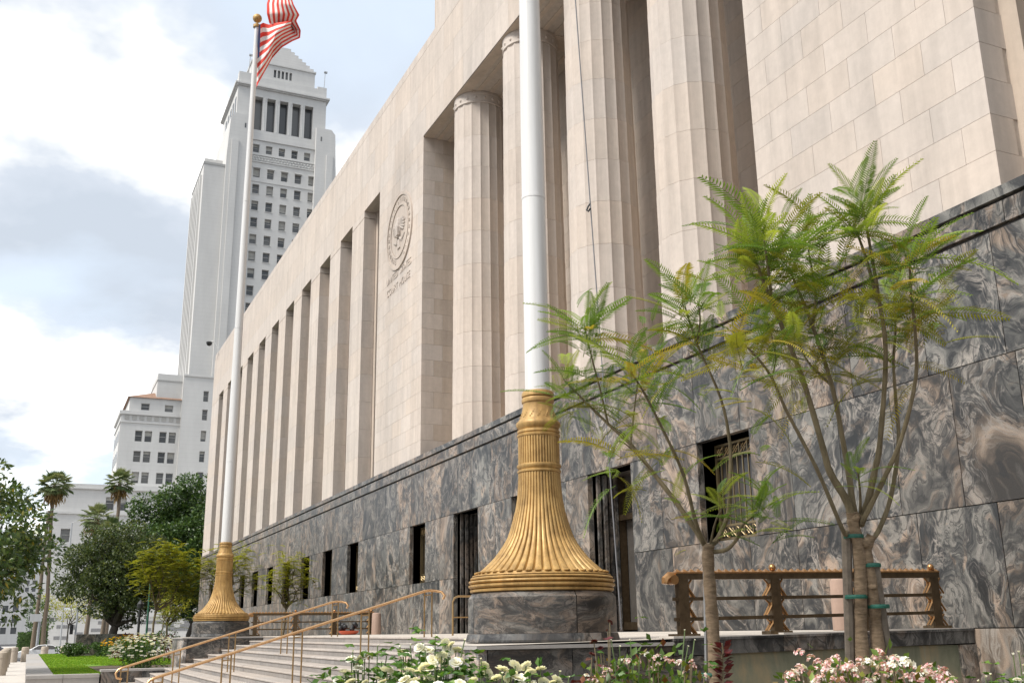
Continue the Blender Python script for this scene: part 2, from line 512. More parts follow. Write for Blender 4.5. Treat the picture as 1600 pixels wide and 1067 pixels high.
class MB:
    def __init__(self):
        self.v, self.f, self.mi, self.cur = [], [], [], 0

    def add(self, vs, fs):
        k = len(self.v)
        self.v.extend([tuple(map(float, p)) for p in vs])
        self.f.extend([tuple(i + k for i in f) for f in fs])
        self.mi.extend([self.cur] * len(fs))
        return self

    def box(self, x0, x1, y0, y1, z0, z1):
        return self.add([(x0, y0, z0), (x1, y0, z0), (x1, y1, z0), (x0, y1, z0), (x0, y0, z1), (x1, y0, z1), (x1, y1, z1), (x0, y1, z1)],
                        [(0, 3, 2, 1), (4, 5, 6, 7), (0, 1, 5, 4), (1, 2, 6, 5), (2, 3, 7, 6), (3, 0, 4, 7)])

    def quad(self, a, b, c, d):
        return self.add([a, b, c, d], [(0, 1, 2, 3)])

    def lathe(self, prof, c, n=32, rf=None, cap=True, a0=0.0, a1=2 * pi):
        """prof [(r, z)], rf(angle, i) -> radius factor"""
        full = abs(a1 - a0 - 2 * pi) < 1e-6
        m = n if full else n + 1
        vs = []
        for i, (r, z) in enumerate(prof):
            for k in range(m):
                a = a0 + (a1 - a0) * k / n
                q = r * (rf(a, i) if rf else 1.0)
                vs.append((c[0] + q * cos(a), c[1] + q * sin(a), c[2] + z))
        fs = []
        for i in range(len(prof) - 1):
            for k in range(n):
                k2 = (k + 1) % m
                fs.append((i * m + k, i * m + k2, (i + 1) * m + k2, (i + 1) * m + k))
        if cap:
            fs.append(tuple(range(m - 1, -1, -1)))
            fs.append(tuple(range((len(prof) - 1) * m, len(prof) * m)))
        return self.add(vs, fs)

    def tube(self, pts, rad, n=8, cap=True):
        pts = [np.array(p, float) for p in pts]
        if not hasattr(rad, '__len__'):
            rad = [rad] * len(pts)
        vs, ref = [], None
        for i, p in enumerate(pts):
            d = pts[min(i + 1, len(pts) - 1)] - pts[max(i - 1, 0)]
            d = d / (np.linalg.norm(d) + 1e-12)
            if ref is None:
                ref = np.cross(d, (0, 0, 1.0) if abs(d[2]) < 0.9 else (1.0, 0, 0))
            a = ref - d * (ref @ d)
            a /= np.linalg.norm(a) + 1e-12
            ref = a
            b = np.cross(d, a)
            for k in range(n):
                t = 2 * pi * k / n
                vs.append(p + rad[i] * (cos(t) * a + sin(t) * b))
        fs = []
        for i in range(len(pts) - 1):
            for k in range(n):
                fs.append((i * n + k, i * n + (k + 1) % n, (i + 1) * n + (k + 1) % n, (i + 1) * n + k))
        if cap:
            fs.append(tuple(range(n - 1, -1, -1)))
            fs.append(tuple(range((len(pts) - 1) * n, len(pts) * n)))
        return self.add(vs, fs)

    def sphere(self, c, r, n=12, m=8, sq=1.0):
        prof = [(r * sin(pi * i / m) + 1e-5, -r * sq * cos(pi * i / m)) for i in range(m + 1)]
        return self.lathe(prof, c, n, cap=False)

    def mesh(self, name, mats, base=None, smooth=False):
        me = bpy.data.meshes.new(name)
        v = np.array(self.v, float) if self.v else np.zeros((0, 3))
        if base is not None:
            v = v - base
        me.from_pydata(v.tolist(), [], self.f)
        for mk in (mats if isinstance(mats, (list, tuple)) else [mats]):
            me.materials.append(MATS[mk])
        if any(self.mi):
            me.polygons.foreach_set("material_index", self.mi)
        if smooth:
            me.polygons.foreach_set("use_smooth", [True] * len(me.polygons))
        me.update()
        return me

    def build(self, name, mats, parent=None, smooth=False, wbase=None):
        base = BASE[parent] if parent is not None else (np.zeros(3) if wbase is None else np.array(wbase, float))
        me = self.mesh(name, mats, base, smooth)
        if smooth:
            try:
                me.set_sharp_from_angle(angle=radians(38))
            except Exception:
                pass
        return link(name, me, parent, wbase)


UNIT = {}


def piece(name, parent, x0, x1, y0, y1, z0, z1, mat):
    """one stone or slab: a box object that shares its mesh with all others of its material"""
    me = UNIT.get(mat)
    if me is None:
        me = UNIT[mat] = MB().box(0, 1, 0, 1, 0, 1).mesh("block_" + mat, mat)
    o = bpy.data.objects.new(name, me)
    COL.objects.link(o)
    b = np.zeros(3)
    if parent is not None:
        o.parent = parent
        b = BASE[parent]
    o.location = (x0 - b[0], y0 - b[1], z0 - b[2])
    o.scale = (x1 - x0, y1 - y0, z1 - z0)
    return o


def wall_grid(mb, u0, u1, v0, v1, holes, fn, depth):
    """rectangle in (u, v) with rectangular holes and their reveals; fn(u, v, d) -> point, d goes into the wall"""
    us = sorted({u0, u1, *[h[0] for h in holes], *[h[1] for h in holes]})
    vs = sorted({v0, v1, *[h[2] for h in holes], *[h[3] for h in holes]})
    us = [u for u in us if u0 - 1e-6 <= u <= u1 + 1e-6]
    vs = [v for v in vs if v0 - 1e-6 <= v <= v1 + 1e-6]
    for i in range(len(us) - 1):
        for j in range(len(vs) - 1):
            cu, cv = (us[i] + us[i + 1]) / 2, (vs[j] + vs[j + 1]) / 2
            if any(h[0] < cu < h[1] and h[2] < cv < h[3] for h in holes):
                continue
            mb.quad(fn(us[i], vs[j], 0), fn(us[i + 1], vs[j], 0), fn(us[i + 1], vs[j + 1], 0), fn(us[i], vs[j + 1], 0))
    for a, b, c, d in holes:
        mb.quad(fn(a, c, 0), fn(a, d, 0), fn(a, d, depth), fn(a, c, depth))
        mb.quad(fn(b, c, 0), fn(b, c, depth), fn(b, d, depth), fn(b, d, 0))
        mb.quad(fn(a, c, 0), fn(a, c, depth), fn(b, c, depth), fn(b, c, 0))
        mb.quad(fn(a, d, 0), fn(b, d, 0), fn(b, d, depth), fn(a, d, depth))


def fnX(X, s=-1):
    return lambda u, v, d: (X + s * d, u, v)


def fnY(Y, s=1):
    return lambda u, v, d: (u, Y + s * d, v)
# ================================================================ setting: ground
GZ = -1.90          # pavement level
def sheet(name, rects, z, mat, label, cat, thick=None, kind="structure"):
    m = MB()
    for (x0, x1, y0, y1) in rects:
        if thick:
            m.box(x0, x1, y0, y1, z - thick, z)
        else:
            m.quad((x0, y0, z), (x1, y0, z), (x1, y1, z), (x0, y1, z))
    o = m.build(name, mat)
    return tag(o, label, cat, None, kind)


sheet("ground", [(-3000, 1500, -2000, 2000)], GZ - 0.13, "asphalt", "grey asphalt ground and roadway reaching to the horizon", "ground")
sheet("pavement", [(-104, 14, -19.5, 0.0)], GZ, "paving", "pale concrete pavement along the front of the courthouse", "pavement", 0.2)
sheet("far_pavement", [(-300, -128, -19.5, 60)], GZ, "paving", "pale pavement in front of the white tower building", "pavement", 0.2)
m = MB()
for k in range(14):
    m.box(-2 - k * 9.0, 1 - k * 9.0, -26.1, -25.98, GZ - 0.129, GZ - 0.124)
for k in range(8):
    m.box(-108.4, -105.4, -19 + k * 1.3, -18.4 + k * 1.3, GZ - 0.129, GZ - 0.124)
tag(m.build("road_markings", "road_paint"), "white painted lane and crossing markings on the road", "marking", None, "structure")

# ================================================================ courthouse
Z0, ZL, ZG, ZR = 7.02, 21.46, 25.73, 26.25     # granite top, lintel, groove under coping, roof line
XA, XB = -39.80, -17.15                        # colonnade opening
XPL, XPR = -46.30, -10.97                      # outer edges of the two solid piers
XEND, XNEAR = -100.0, 6.0
ch = thing("courthouse", "long beige limestone courthouse with fluted columns over a dark veined granite base", "building", (-40, 6, GZ))
rng = random.Random(11)

# solid core behind the stones (its colour shows in the joints)
core = MB()
core.box(XEND + .05, XNEAR, 0.03, 14, ZL + .01, ZG)
core.box(XPL + .02, XA - .02, 0.03, 4, Z0 - .1, ZL)
core.box(XB + .02, XPR - .02, 0.03, 4, Z0 - .1, ZL)
core.box(XA, XB, 3.25, 4, Z0 - .1, ZL)
core.box(XEND + .05, XPL, 2.2, 4, Z0 - .1, ZL)
core.box(XPR, XNEAR, 2.2, 4, Z0 - .1, ZL)
core.box(XEND + .05, XNEAR, 4, 14, Z0 - .1, ZL)
core.build("wall_core", "mortar", ch)
piece("roof_coping", ch, XEND, XNEAR, 0.04, 0.9, ZG + .09, ZR, "limestone")
piece("roof_coping_bed", ch, XEND, XNEAR, 0.22, 0.9, ZG, ZG + .09, "joint")
piece("roof", ch, XEND, XNEAR, 0.9, 14, ZG, ZR - .2, "limestone")
# tall office block set back above the roof
ub = MB()
ub.box(-54.9, 12, 6.0, 13.9, ZR - .2, 62)
ub.build("upper_block", "limestone_shade_tone", ch)
for i in range(7):
    piece("upper_pier", ch, -53.6 + i * 8.6, -49.2 + i * 8.6, 5.6, 6.0, ZR - .2, 61, "limestone")

J = 0.0035
# frieze
rows = [(ZL, 22.88), (22.88, 24.30), (24.30, ZG)]
for r, (a, b) in enumerate(rows):
    piece("frieze_stone", ch, XEND, -62.0 - (r % 2) * 1.1, 0, .3, a + J, b - J, "limestone")
    x = -62.0 - (r % 2) * 1.1
    while x < -7:
        piece("frieze_stone", ch, x + J, x + 2.25 - J, 0, .3, a + J, b - J, "limestone")
        x += 2.25
    piece("frieze_stone", ch, x + J, XNEAR, 0, .3, a + J, b - J, "limestone")

# the two solid piers beside the columns
NR = 21
RH = (ZL - Z0) / NR
def pier(x0, x1, inner, tagname):
    w = x1 - x0
    for j in range(NR):
        z0_, z1_ = Z0 + j * RH, Z0 + (j + 1) * RH
        cuts = [x0] + [x0 + w * (k + (0.5 if j % 2 else 0.0)) / 5 for k in range(0 if j % 2 else 1, 5)] + [x1]
        if j % 2:
            cuts = [x0] + [x0 + w * (k + 0.5) / 5 for k in range(5)] + [x1]
        cuts = sorted(set(round(c, 3) for c in cuts))
        for a, b in zip(cuts[:-1], cuts[1:]):
            first, last = a == cuts[0], b == cuts[-1]
            dep = 0.30
            if first or last:
                dep = 0.95 if j % 2 == 0 else 0.55
            piece(tagname, ch, a + (0 if first else J), b - (0 if last else J), 0, dep, z0_ + J, z1_ - J, "limestone")
        for side in (x0, x1):
            d0 = 0.95 if j % 2 == 0 else 0.55
            dmax = 3.25 if abs(side - inner) < .01 else 0.0
            y = d0
            while y < dmax - .2:
                y2 = min(y + 1.25, dmax)
                xa, xb = (side, side + .3) if side == x0 else (side - .3, side)
                piece("reveal_stone", ch, xa, xb, y + J, y2 - J, z0_ + J, z1_ - J, "limestone_shade_tone")
                y = y2


pier(XPL, XA, XA, "pier_stone")
pier(XB, XPR, XB, "pier_stone")
# loggia: back wall stones, ceiling
for j in range(NR):
    x = XA - (0.9 if j % 2 else 0)
    while x < XB:
        a, b = max(x, XA), min(x + 2.1, XB)
        if b - a > .1:
            piece("loggia_stone", ch, a + J, b - J, 3.2, 3.27, Z0 + j * RH + J, Z0 + (j + 1) * RH - J, "limestone_shade_tone")
        x += 2.1
cl = MB()
cl.box(XA, XB, 0.45, 3.25, ZL + .10, ZL + .4)
for k in range(5):
    cl.box(XA, XB, 0.62 + k * .52, 0.80 + k * .52, ZL - .02, ZL + .12)
for k in range(6):
    cl.box(XA + 1.3 + k * 5.0 - 2.5, XA + 2.2 + k * 5.0 - 2.5, 0.45, 3.25, ZL - .05, ZL + .1) if 0 < k else None
cl.box(XA, XB, 0.0, 0.45, ZL - .0, ZL + .05)
cl.build("loggia_ceiling", "limestone_shade_tone", ch)
fl = MB().box(XA, XB, -.0, 3.25, Z0 - .2, Z0 - .02)
fl.build("loggia_floor", "limestone_shade_tone", ch)

# fluted columns
NF, ND = 18, 10
ZC = 20.86
DH = (ZC - Z0) / ND
def flute(a, i):
    t = (a * NF / (2 * pi)) % 1.0
    return 1.0 - 0.034 * sin(pi * t) ** 0.7
drum = MB()
prof = [(1.0, .004), (1.0, .996)]
drum.lathe(prof, (0, 0, 0), NF * 6, flute)
drum_me = drum.mesh("column_drum", "limestone")
for ci, cx in enumerate((-36.02, -31.01, -26.0, -20.99)):
    cy = 1.12
    cap = MB()
    r1 = 1.035
    cap.lathe([(r1 * .985, ZC), (r1 * .985, ZC + .10)], (cx, cy, 0), NF * 4, flute)
    cap.lathe([(r1 * 1.0, ZC + .10), (r1 * 1.015, ZC + .12), (r1 * 1.015, ZC + .15), (r1 * 1.0, ZC + .17), (r1 * 1.005, ZC + .45), (r1 * 1.015, ZC + .5), (r1 * 1.015, ZL - .01)], (cx, cy, 0), 72)
    for k in range(NF):
        a = 2 * pi * (k + .5) / NF
        cap.sphere((cx + r1 * .985 * cos(a), cy + r1 * .985 * sin(a), ZC + .31), .07, 6, 4)
    co = cap.build("column", "limestone", ch)
    core_ = MB().lathe([(1.02, Z0), (.96, ZC)], (cx, cy, 0), 40).build("column_core", "mortar", co)
    for d in range(ND):
        o = bpy.data.objects.new("drum", drum_me)
        COL.objects.link(o)
        o.parent = co
        rr = 1.115 - 0.008 * d
        b = BASE[ch]
        o.location = (cx - b[0], cy - b[1], Z0 + d * DH - b[2])
        o.scale = (rr, rr, DH)

# window bays: pilasters, inner jambs, tall windows
PIT = 4.677
def bay_window(x0, x1):
    g = MB()
    g.box(x0, x1, 2.08, 2.12, Z0, ZL)
    w = g.build("tall_window", "dark_glass", ch)
    f = MB()
    for k in range(4):
        xx = x0 + (x1 - x0) * k / 3
        f.box(xx - .05, xx + .05, 1.98, 2.08, Z0, ZL)
    for k in range(12):
        zz = Z0 + (ZL - Z0) * k / 11
        f.box(x0, x1, 2.0, 2.075, zz - .04, zz + .04)
    for k in range(3):
        zz = Z0 + 3.2 + k * 4.3
        f.box(x0 + .02, x1 - .02, 2.02, 2.078, zz, zz + 1.1)
    f.build("window_frame", "dark_metal", w)


def pilaster(x0, x1, first=False):
    n = 10
    h = (ZL - .38 - Z0) / n
    for j in range(n):
        piece("pilaster_stone", ch, x0, x1, 0, .64, Z0 + j * h + J, Z0 + (j + 1) * h - J, "limestone")
    piece("pilaster_stone", ch, x0, x1, 0, .64, ZL - .345, ZL - J, "limestone")
    mo = MB()
    for k in range(9):
        xx = x0 + (x1 - x0) * (k + .5) / 9
        mo.box(xx - .09, xx + .09, 0.02, .1, ZL - .385, ZL - .342)
    mo.build("bead_moulding", "limestone", ch)


for k in range(11):
    r = XPL if k == 0 else -46.62 - PIT * k
    l = -49.04 - PIT * k
    bay_window(l - .2, r + .2)
    if k < 10:
        pilaster(-51.29 - PIT * k, l)
    mb = MB()
    mb.box(r - .33, r + .4, .66, 2.0, Z0, ZL)
    mb.box(l - .4, l + .33, .66, 2.0, Z0, ZL)
    mb.build("inner_jamb", "limestone_shade_tone", ch)
pilaster(XEND, -95.81)
for k in range(3):
    l, r = XPR + k * 4.7, XPR + 2.45 + k * 4.7
    bay_window(l - .2, r + .2)
    pilaster(r, l + 4.7)
    mb = MB()
    mb.box(r - .33, r + .4, .66, 2.0, Z0, ZL)
    mb.box(l - .4, l + .33, .66, 2.0, Z0, ZL)
    mb.build("inner_jamb", "limestone_shade_tone", ch)

# ---- granite base
WIN = [(-9.9, -8.0), (-20.1, -18.1), (-40.87, -39.0), (-50.3, -48.4)] + [(-55.16 - 4.87 * k, -53.2 - 4.87 * k) for k in range(9)]
DOOR = [(-35.9, -33.57), (-30.7, -28.35), (-25.5, -23.15)]
gc = MB()
gc.box(XEND + .02, XNEAR, 0.02, 1.2, ZG * 0 + 6.34, Z0 - .02)
gc.build("granite_core", "joint", ch)
FARX = -62.0
far_slabs = MB()
def slab(x0, x1, z0, z1, y0=-.05, y1=.16, mat="granite"):
    if x1 < FARX:
        far_slabs.box(x0 + .008, x1 - .008, y0, y1, z0 + .008, z1 - .008)
    else:
        piece("granite_slab", ch, x0 + .008, x1 - .008, y0, y1, z0 + .008, z1 - .008, mat)


def cut_row(z0, z1, openings, wmean, seed, y0=-.05, x_from=XEND, x_to=XNEAR):
    rg = random.Random(seed)
    edges = [x_from] + sorted(e for o in openings for e in o if x_from < e < x_to) + [x_to]
    for a, b in zip(edges[:-1], edges[1:]):
        mid = (a + b) / 2
        if any(o[0] < mid < o[1] for o in openings):
            continue
        n = max(1, round((b - a) / wmean))
        c = [a + (b - a) * (k + (rg.uniform(-.12, .12) if 0 < k < n else 0)) / n for k in range(n + 1)]
        for p, q in zip(c[:-1], c[1:]):
            slab(p, q, z0, z1, y0)


ZH, ZS = 4.26, 1.94
cut_row(6.82, Z0, [], 2.3, 1, -.13)
cut_row(6.385, 6.77, [], 1.9, 2, -.10)
cut_row(ZH, 6.345, [], 1.75, 3)
cut_row(ZS, ZH, WIN + DOOR, 1.45, 4)
cut_row(0.0, ZS, DOOR, 1.65, 5)
cut_row(-0.95, 0.0, [], 1.5, 6, -.05, -13.2, XNEAR)
cut_row(GZ, -0.95, [], 1.9, 7, -.05, -13.2, XNEAR)
gb = MB()
gb.box(XEND + .02, XNEAR, -.02, .3, 6.77, 6.82)
gb.box(XEND + .02, XNEAR, -.02, .3, 6.345, 6.385)
gb.build("granite_groove", "joint", ch)
fs = far_slabs.build("granite_slab_run", "granite", ch)
fs["kind"] = "stuff"
# backing behind the slabs, with the openings left free
bk = MB()
wall_grid(bk, XEND + .02, XNEAR, GZ, 6.34, [(a, b, ZS, ZH) for a, b in WIN] + [(a, b, 0.0, ZH) for a, b in DOOR], fnY(0.10), 0.5)
bk.build("granite_backing", "joint", ch)


def grille(parent, x0, x1, z0, z1, y, mat="grille_brass", detail=True):
    g = MB()
    r = .014
    for xx in (x0 + .03, x1 - .03):
        g.box(xx - .03, xx + .03, y - .03, y + .03, z0, z1)
    for zz in (z0 + .03, z0 + .33, z1 - .33, z1 - .03):
        g.box(x0, x1, y - .025, y + .025, zz - .025, zz + .025)
    n = 9
    for k in range(1, n):
        xx = x0 + (x1 - x0) * k / n
        g.box(xx - r, xx + r, y - r, y + r, z0 + .33, z1 - .33)
    if detail:
        for (a, b) in ((z0 + .055, z0 + .305), (z1 - .305, z1 - .055)):
            m_ = 6
            for k in range(m_):
                xa, xb = x0 + (x1 - x0) * k / m_, x0 + (x1 - x0) * (k + 1) / m_
                g.box(xb - r, xb + r, y - r, y + r, a, b)
                for q in ((xa, a, xb, b), (xa, b, xb, a)):
                    g.tube([(q[0], y, q[1]), (q[2], y, q[3])], r, 4)
                g.tube([((xa + xb) / 2, y, a + .04), (xb - .07, y, (a + b) / 2), ((xa + xb) / 2, y, b - .04), (xa + .07, y, (a + b) / 2), ((xa + xb) / 2, y, a + .04)], r, 4)
    g.build("grille", mat, parent)


for i, (a, b) in enumerate(WIN):
    w = MB()
    t = .12
    w.box(a - t, a, .11, .62, ZS, ZH); w.box(b, b + t, .11, .62, ZS, ZH)
    w.box(a - t, b + t, .11, .62, ZH, ZH + t); w.box(a - t, b + t, .11, .62, ZS - t, ZS)
    wo = w.build("window", "granite", ch)
    MB().box(a, b, .58, .61, ZS, ZH).build("pane", "dark_glass", wo)
    if b > -60:
        grille(wo, a + .08, b - .08, ZS + .05, ZH - .05, .42, "grille_brass", b > -52)
for i, (a, b) in enumerate(DOOR):
    w = MB()
    t = .12
    w.box(a - t, a, .11, 1.15, 0, ZH); w.box(b, b + t, .11, 1.15, 0, ZH); w.box(a - t, b + t, .11, 1.15, ZH, ZH + t)
    for k in range(5):
        w.box(a + .02, a + .10 + .05 * (k % 2), .2 + k * .18, .3 + k * .18, 0, ZH)
    wo = w.build("doorway", "granite_dark", ch)
    MB().box(a, b, 1.08, 1.12, 0, ZH).build("door_glass", "dark_glass", wo)
    fr = MB()
    for xx in (a + .06, (a + b) / 2, b - .09):
        fr.box(xx - .09, xx + .09, .82, 1.06, 0, ZH - .05)
    fr.box(a, b, .85, 1.05, 3.0, 3.16)
    fr.box(a, b, .85, 1.05, .05, .25)
    fr.build("door_frame", "fence_bronze", wo)

# ---- round carved seal and the name cut beneath it
SCX, SCZ, SRX = -43.0, 18.12, 1.86
se = MB()
def ring(r0, r1, y, n=64):
    vs = []
    for k in range(n):
        a = 2 * pi * k / n
        vs += [(SCX + r0 * cos(a), y, SCZ + r0 * sin(a)), (SCX + r1 * cos(a), y, SCZ + r1 * sin(a)),
               (SCX + r0 * cos(a), .01, SCZ + r0 * sin(a)), (SCX + r1 * cos(a), .01, SCZ + r1 * sin(a))]
    fs_ = []
    for k in range(n):
        i, j = 4 * k, 4 * ((k + 1) % n)
        fs_ += [(i, i + 1, j + 1, j), (i + 1, i + 3, j + 3, j + 1), (i + 2, i, j, j + 2)]
    se.add(vs, fs_)
ring(1.72, 1.86, -.07)

ring(1.22, 1.32, -.06)
ring(1.32, 1.72, -.025)
ring(0.0, 1.20, -.02)
seal = se.build("carved_seal", "limestone", ch)
le = MB()
for k in range(30):
    if 13 < k < 17: continue
    a = 2 * pi * (k + .5) / 30 + pi / 2
    cx_, cz_ = SCX + 1.5 * cos(a), SCZ + 1.5 * sin(a)
    ta = np.array([-sin(a), 0, cos(a)]); ra = np.array([cos(a), 0, sin(a)])
    c_ = np.array([cx_, -.03, cz_])
    for s in (-1, 1):
        le.tube([c_ + ta * .05 * s - ra * .09, c_ + ta * .05 * s + ra * .09], .026, 4)
    if k % 3 != 1: le.tube([c_ - ta * .05, c_ + ta * .05], .026, 4)
    if k % 3 != 0: le.tube([c_ - ta * .05 + ra * .09, c_ + ta * .05 + ra * .09], .026, 4)
le.build("seal_lettering", "limestone", seal)
eg = MB()
def blob(pts, rad, y=-.03):
    eg.tube([(SCX + p[0], y, SCZ + p[1]) for p in pts], rad, 8)
blob([(-.02, -.35), (0, .0), (.03, .3)], [.14, .24, .17])               # body
blob([(.03, .3), (.0, .52), (-.12, .60)], [.15, .13, .10])              # neck and head
blob([(-.12, .60), (-.26, .55)], [.07, .02])                            # beak
for s in (-1, 1):
    for k in range(7):
        a = radians(20 + k * 17)
        ln = .72 - .05 * abs(k - 3)
        x0_ = s * .16; z0_ = .18
        blob([(x0_, z0_), (x0_ + s * ln * sin(a) * .6, z0_ + ln * cos(a) * .62), (x0_ + s * ln * sin(a), z0_ + ln * cos(a) * .8 - .05)], [.09, .085, .04], -.02)
    blob([(s * .1, -.35), (s * .3, -.55)], [.07, .05])
    for k in range(4):
        blob([(s * .3, -.55), (s * (.45 + .13 * k), -.62 + .09 * k)], [.04, .02])
for k in range(4):
    blob([(-.03 + .05 * (k - 1.5), -.45), (.10 * (k - 1.5), -.88)], [.06, .05])
eg.box(SCX - .20, SCX + .20, -.19, -.10, SCZ - .28, SCZ + .14)
eg.build("seal_eagle", "limestone", seal, True)


def lettering(body, x, z, size, depth, name, parent, mat):
    cu = bpy.data.curves.new("text_" + body[:6], 'FONT')
    cu.body = body; cu.size = size; cu.extrude = depth; cu.align_x = 'CENTER'
    tmp = bpy.data.objects.new("text_tmp", cu)
    COL.objects.link(tmp)
    dg = bpy.context.evaluated_depsgraph_get(); dg.update()
    me = bpy.data.meshes.new_from_object(tmp.evaluated_get(dg))
    bpy.data.objects.remove(tmp)
    bpy.data.curves.remove(cu)
    me.materials.clear(); me.materials.append(MATS[mat])
    o = link(name, me, parent)
    b = BASE[parent]
    o.location = (x - b[0], -.012 - b[1], z - b[2])
    o.rotation_euler = (pi / 2, 0, 0)
    return o


for word, wx, wz in (("UNITED", -44.0, 15.95), ("STATES", -42.05, 15.95), ("COURT", -43.95, 15.35), ("HOUSE", -42.15, 15.35)):
    lettering(word, wx, wz, .48, .014, "carved_word", ch, "limestone")

# ================================================================ terrace, piers, stairs
XN, XF = -12.70, -44.30               # outer faces of the terrace
XNI, XFI = -15.95, -41.05             # stair ends
def tz(x, y):
    """the terrace falls slightly outwards"""
    t = max(0, min(1, (XN - x) / (XN - XF)))
    return (-y / 8.7) * (-.115 + t * .13)
te = MB()
ty = [-.06, -2, -4, -5.8]
tx = [XN + .01 - (XN - XF) * i / 8 for i in range(9)]
for i in range(8):
    for j in range(3):
        te.quad((tx[i], ty[j], tz(tx[i], ty[j])), (tx[i + 1], ty[j], tz(tx[i + 1], ty[j])), (tx[i + 1], ty[j + 1], tz(tx[i + 1], ty[j + 1])), (tx[i], ty[j + 1], tz(tx[i], ty[j + 1])))
for (a, b) in ((XN + .012, XNI), (XFI, XF)):
    te.quad((a, -5.8, tz(a, -5.8)), (b, -5.8, tz(b, -5.8)), (b, -8.75, tz(b, -8.75)), (a, -8.75, tz(a, -8.75)))
tag(te.build("terrace", "paving"), "pale stone terrace floor in front of the courthouse doors", "terrace", None, "structure")

st = thing("stairs", "wide flight of grey stone steps rising to the courthouse terrace", "stairs", ((XNI + XFI) / 2, -9, GZ))
NSTEP = 12
for i in range(NSTEP):
    y_top = -5.8 - .5 * i
    n = 11
    off = rng.uniform(-.5, .5)
    xs = [XNI] + [XNI + (XFI - XNI) * (k + (off if 0 < k < n else 0)) / n for k in range(1, n)] + [XFI]
    for k in range(n):
        mb = MB()
        xa, xb = xs[k] - .004, xs[k + 1] + .004
        vs = []
        for x_ in (xa, xb):
            zt = tz(x_, -5.8) + .004 - .152 * i
            vs += [(x_, y_top - .5 - .03, zt - .152 - .152 + .12), (x_, y_top + .05, zt - .30), (x_, y_top + .05, zt - .002), (x_, y_top + .0, zt), (x_, y_top - .02, zt - .012), (x_, y_top - .02, zt - .04), (x_, y_top, zt - .042), (x_, y_top, zt - .30)]
        # one tread stone: riser with rounded nosing, top slab reaching back under the step above
        vs = []
        for x_ in (xa, xb):
            zt = tz(x_, -5.8) + .004 - .152 * i
            yb = y_top + (.52 if i else .30)
            vs += [(x_, yb, zt - .16), (x_, yb, zt), (x_, y_top - .018, zt), (x_, y_top - .03, zt - .012), (x_, y_top - .03, zt - .038), (x_, y_top - .015, zt - .045), (x_, y_top, zt - .05), (x_, y_top, zt - .16)]
        m8 = 8
        fs_ = [tuple(range(m8)), tuple(range(2 * m8 - 1, m8 - 1, -1))]
        for q in range(m8):
            q2 = (q + 1) % m8
            fs_.append((q, q + m8, q2 + m8, q2))
        mb.add(vs, fs_)
        mb.build("step_stone", "step_stone", st)
        zt = (tz(xa, -5.8) + tz(xb, -5.8)) / 2 + .004 - .152 * i
        piece("shaded_riser", st, xb + .002, xa - .002, y_top - .006, y_top + .02, zt - .148, zt - .056, "shaded_riser")

# cheek piers that carry the flagpoles, and the low walls in front of them
def cheek(side, label_):
    a, b = (XNI, XN) if side == "near" else (XF, XFI)
    t = thing("stair_pier", label_, "wall", ((a + b) / 2, -7.2, GZ), "granite piers beside the stairs")
    ztop = min(tz(a, -8.7), tz(b, -8.7)) - .005
    y0, y1 = -8.72, -5.8
    # coping slabs
    for k in range(2):
        x0_, x1_ = a + (b - a) * k / 2, a + (b - a) * (k + 1) / 2
        piece("coping_slab", t, x0_ + (-.06 if k == 0 else .004), x1_ + (.06 if k == 1 else -.004), y0 - .05, y1, ztop - .045, ztop, "coping_stone")
    MB().box(a + .12, b - .12, y0 + .12, y1, GZ, ztop - .045).build("pier_core", "joint", t)
    # end slabs facing the street
    for k in range(2):
        x0_, x1_ = a + (b - a) * k / 2, a + (b - a) * (k + 1) / 2
        piece("granite_slab", t, x0_ + .006, x1_ - .006, y0, y0 + .12, GZ, ztop - .05, "granite_lit")
    for X_, sgn in ((a, -1), (b, 1)):
        x0_, x1_ = (X_, X_ + .12) if sgn < 0 else (X_ - .12, X_)
        ys = [y0 + .126, y0 + 1.35, y0 + 2.2, y1]
        for p, q in zip(ys[:-1], ys[1:]):
            piece("granite_slab", t, x0_, x1_, p + .006, q - .006, GZ, ztop - .05, "granite_flow")
    # low wall running forward from the pier
    xw = (XNI, XNI + .75) if side == "near" else (XFI - .75, XFI)
    for k in range(2):
        ya, yb = -11.45 + k * 1.36, -11.45 + (k + 1) * 1.36
        piece("low_wall_slab", t, xw[0], xw[1], ya + .005, yb - .005, GZ, -1.13, "granite_dark")
        piece("coping_slab", t, xw[0] - .03, xw[1] + .03, ya + .004 - (.03 if k == 0 else 0), yb - .004, -1.13, -1.06, "coping_stone")
    return t


cheek("near", "near granite stair pier under the big flagpole beside the roses")
cheek("far", "far granite stair pier under the distant flagpole")

# terrace side wall with the stained panel under the near fence
sw = thing("terrace_side_wall", "low terrace side wall with greenish stained panel and granite cap below the bronze fence", "wall", (XN, -3, GZ))
zc = lambda y: tz(XN, y) - .012
for ya, yb in ((-5.8, -3.9), (-3.9, -2.0), (-2.0, -.06)):
    mb = MB()
    vs = []
    for y_ in (ya + .004, yb - .004):
        z_ = tz(XN, y_) + .004
        vs += [(XN - .35, y_, z_), (XN + .05, y_, z_), (XN + .05, y_, z_ - .035), (XN + .03, y_, z_ - .04), (XN + .03, y_, z_ - .23), (XN - .35, y_, z_ - .23)]
    fs_ = [(0, 1, 2, 3, 4, 5), (11, 10, 9, 8, 7, 6)] + [(q, q + 6, (q + 1) % 6 + 6, (q + 1) % 6) for q in range(6)]
    mb.add(vs, fs_)
    mb.build("cap_slab", "granite_dark", sw)
    piece("cap_top", sw, XN - .345, XN + .048, ya + .004, yb - .004, min(tz(XN, ya), tz(XN, yb)) + .001, max(tz(XN, ya), tz(XN, yb)) + .010, "paving")
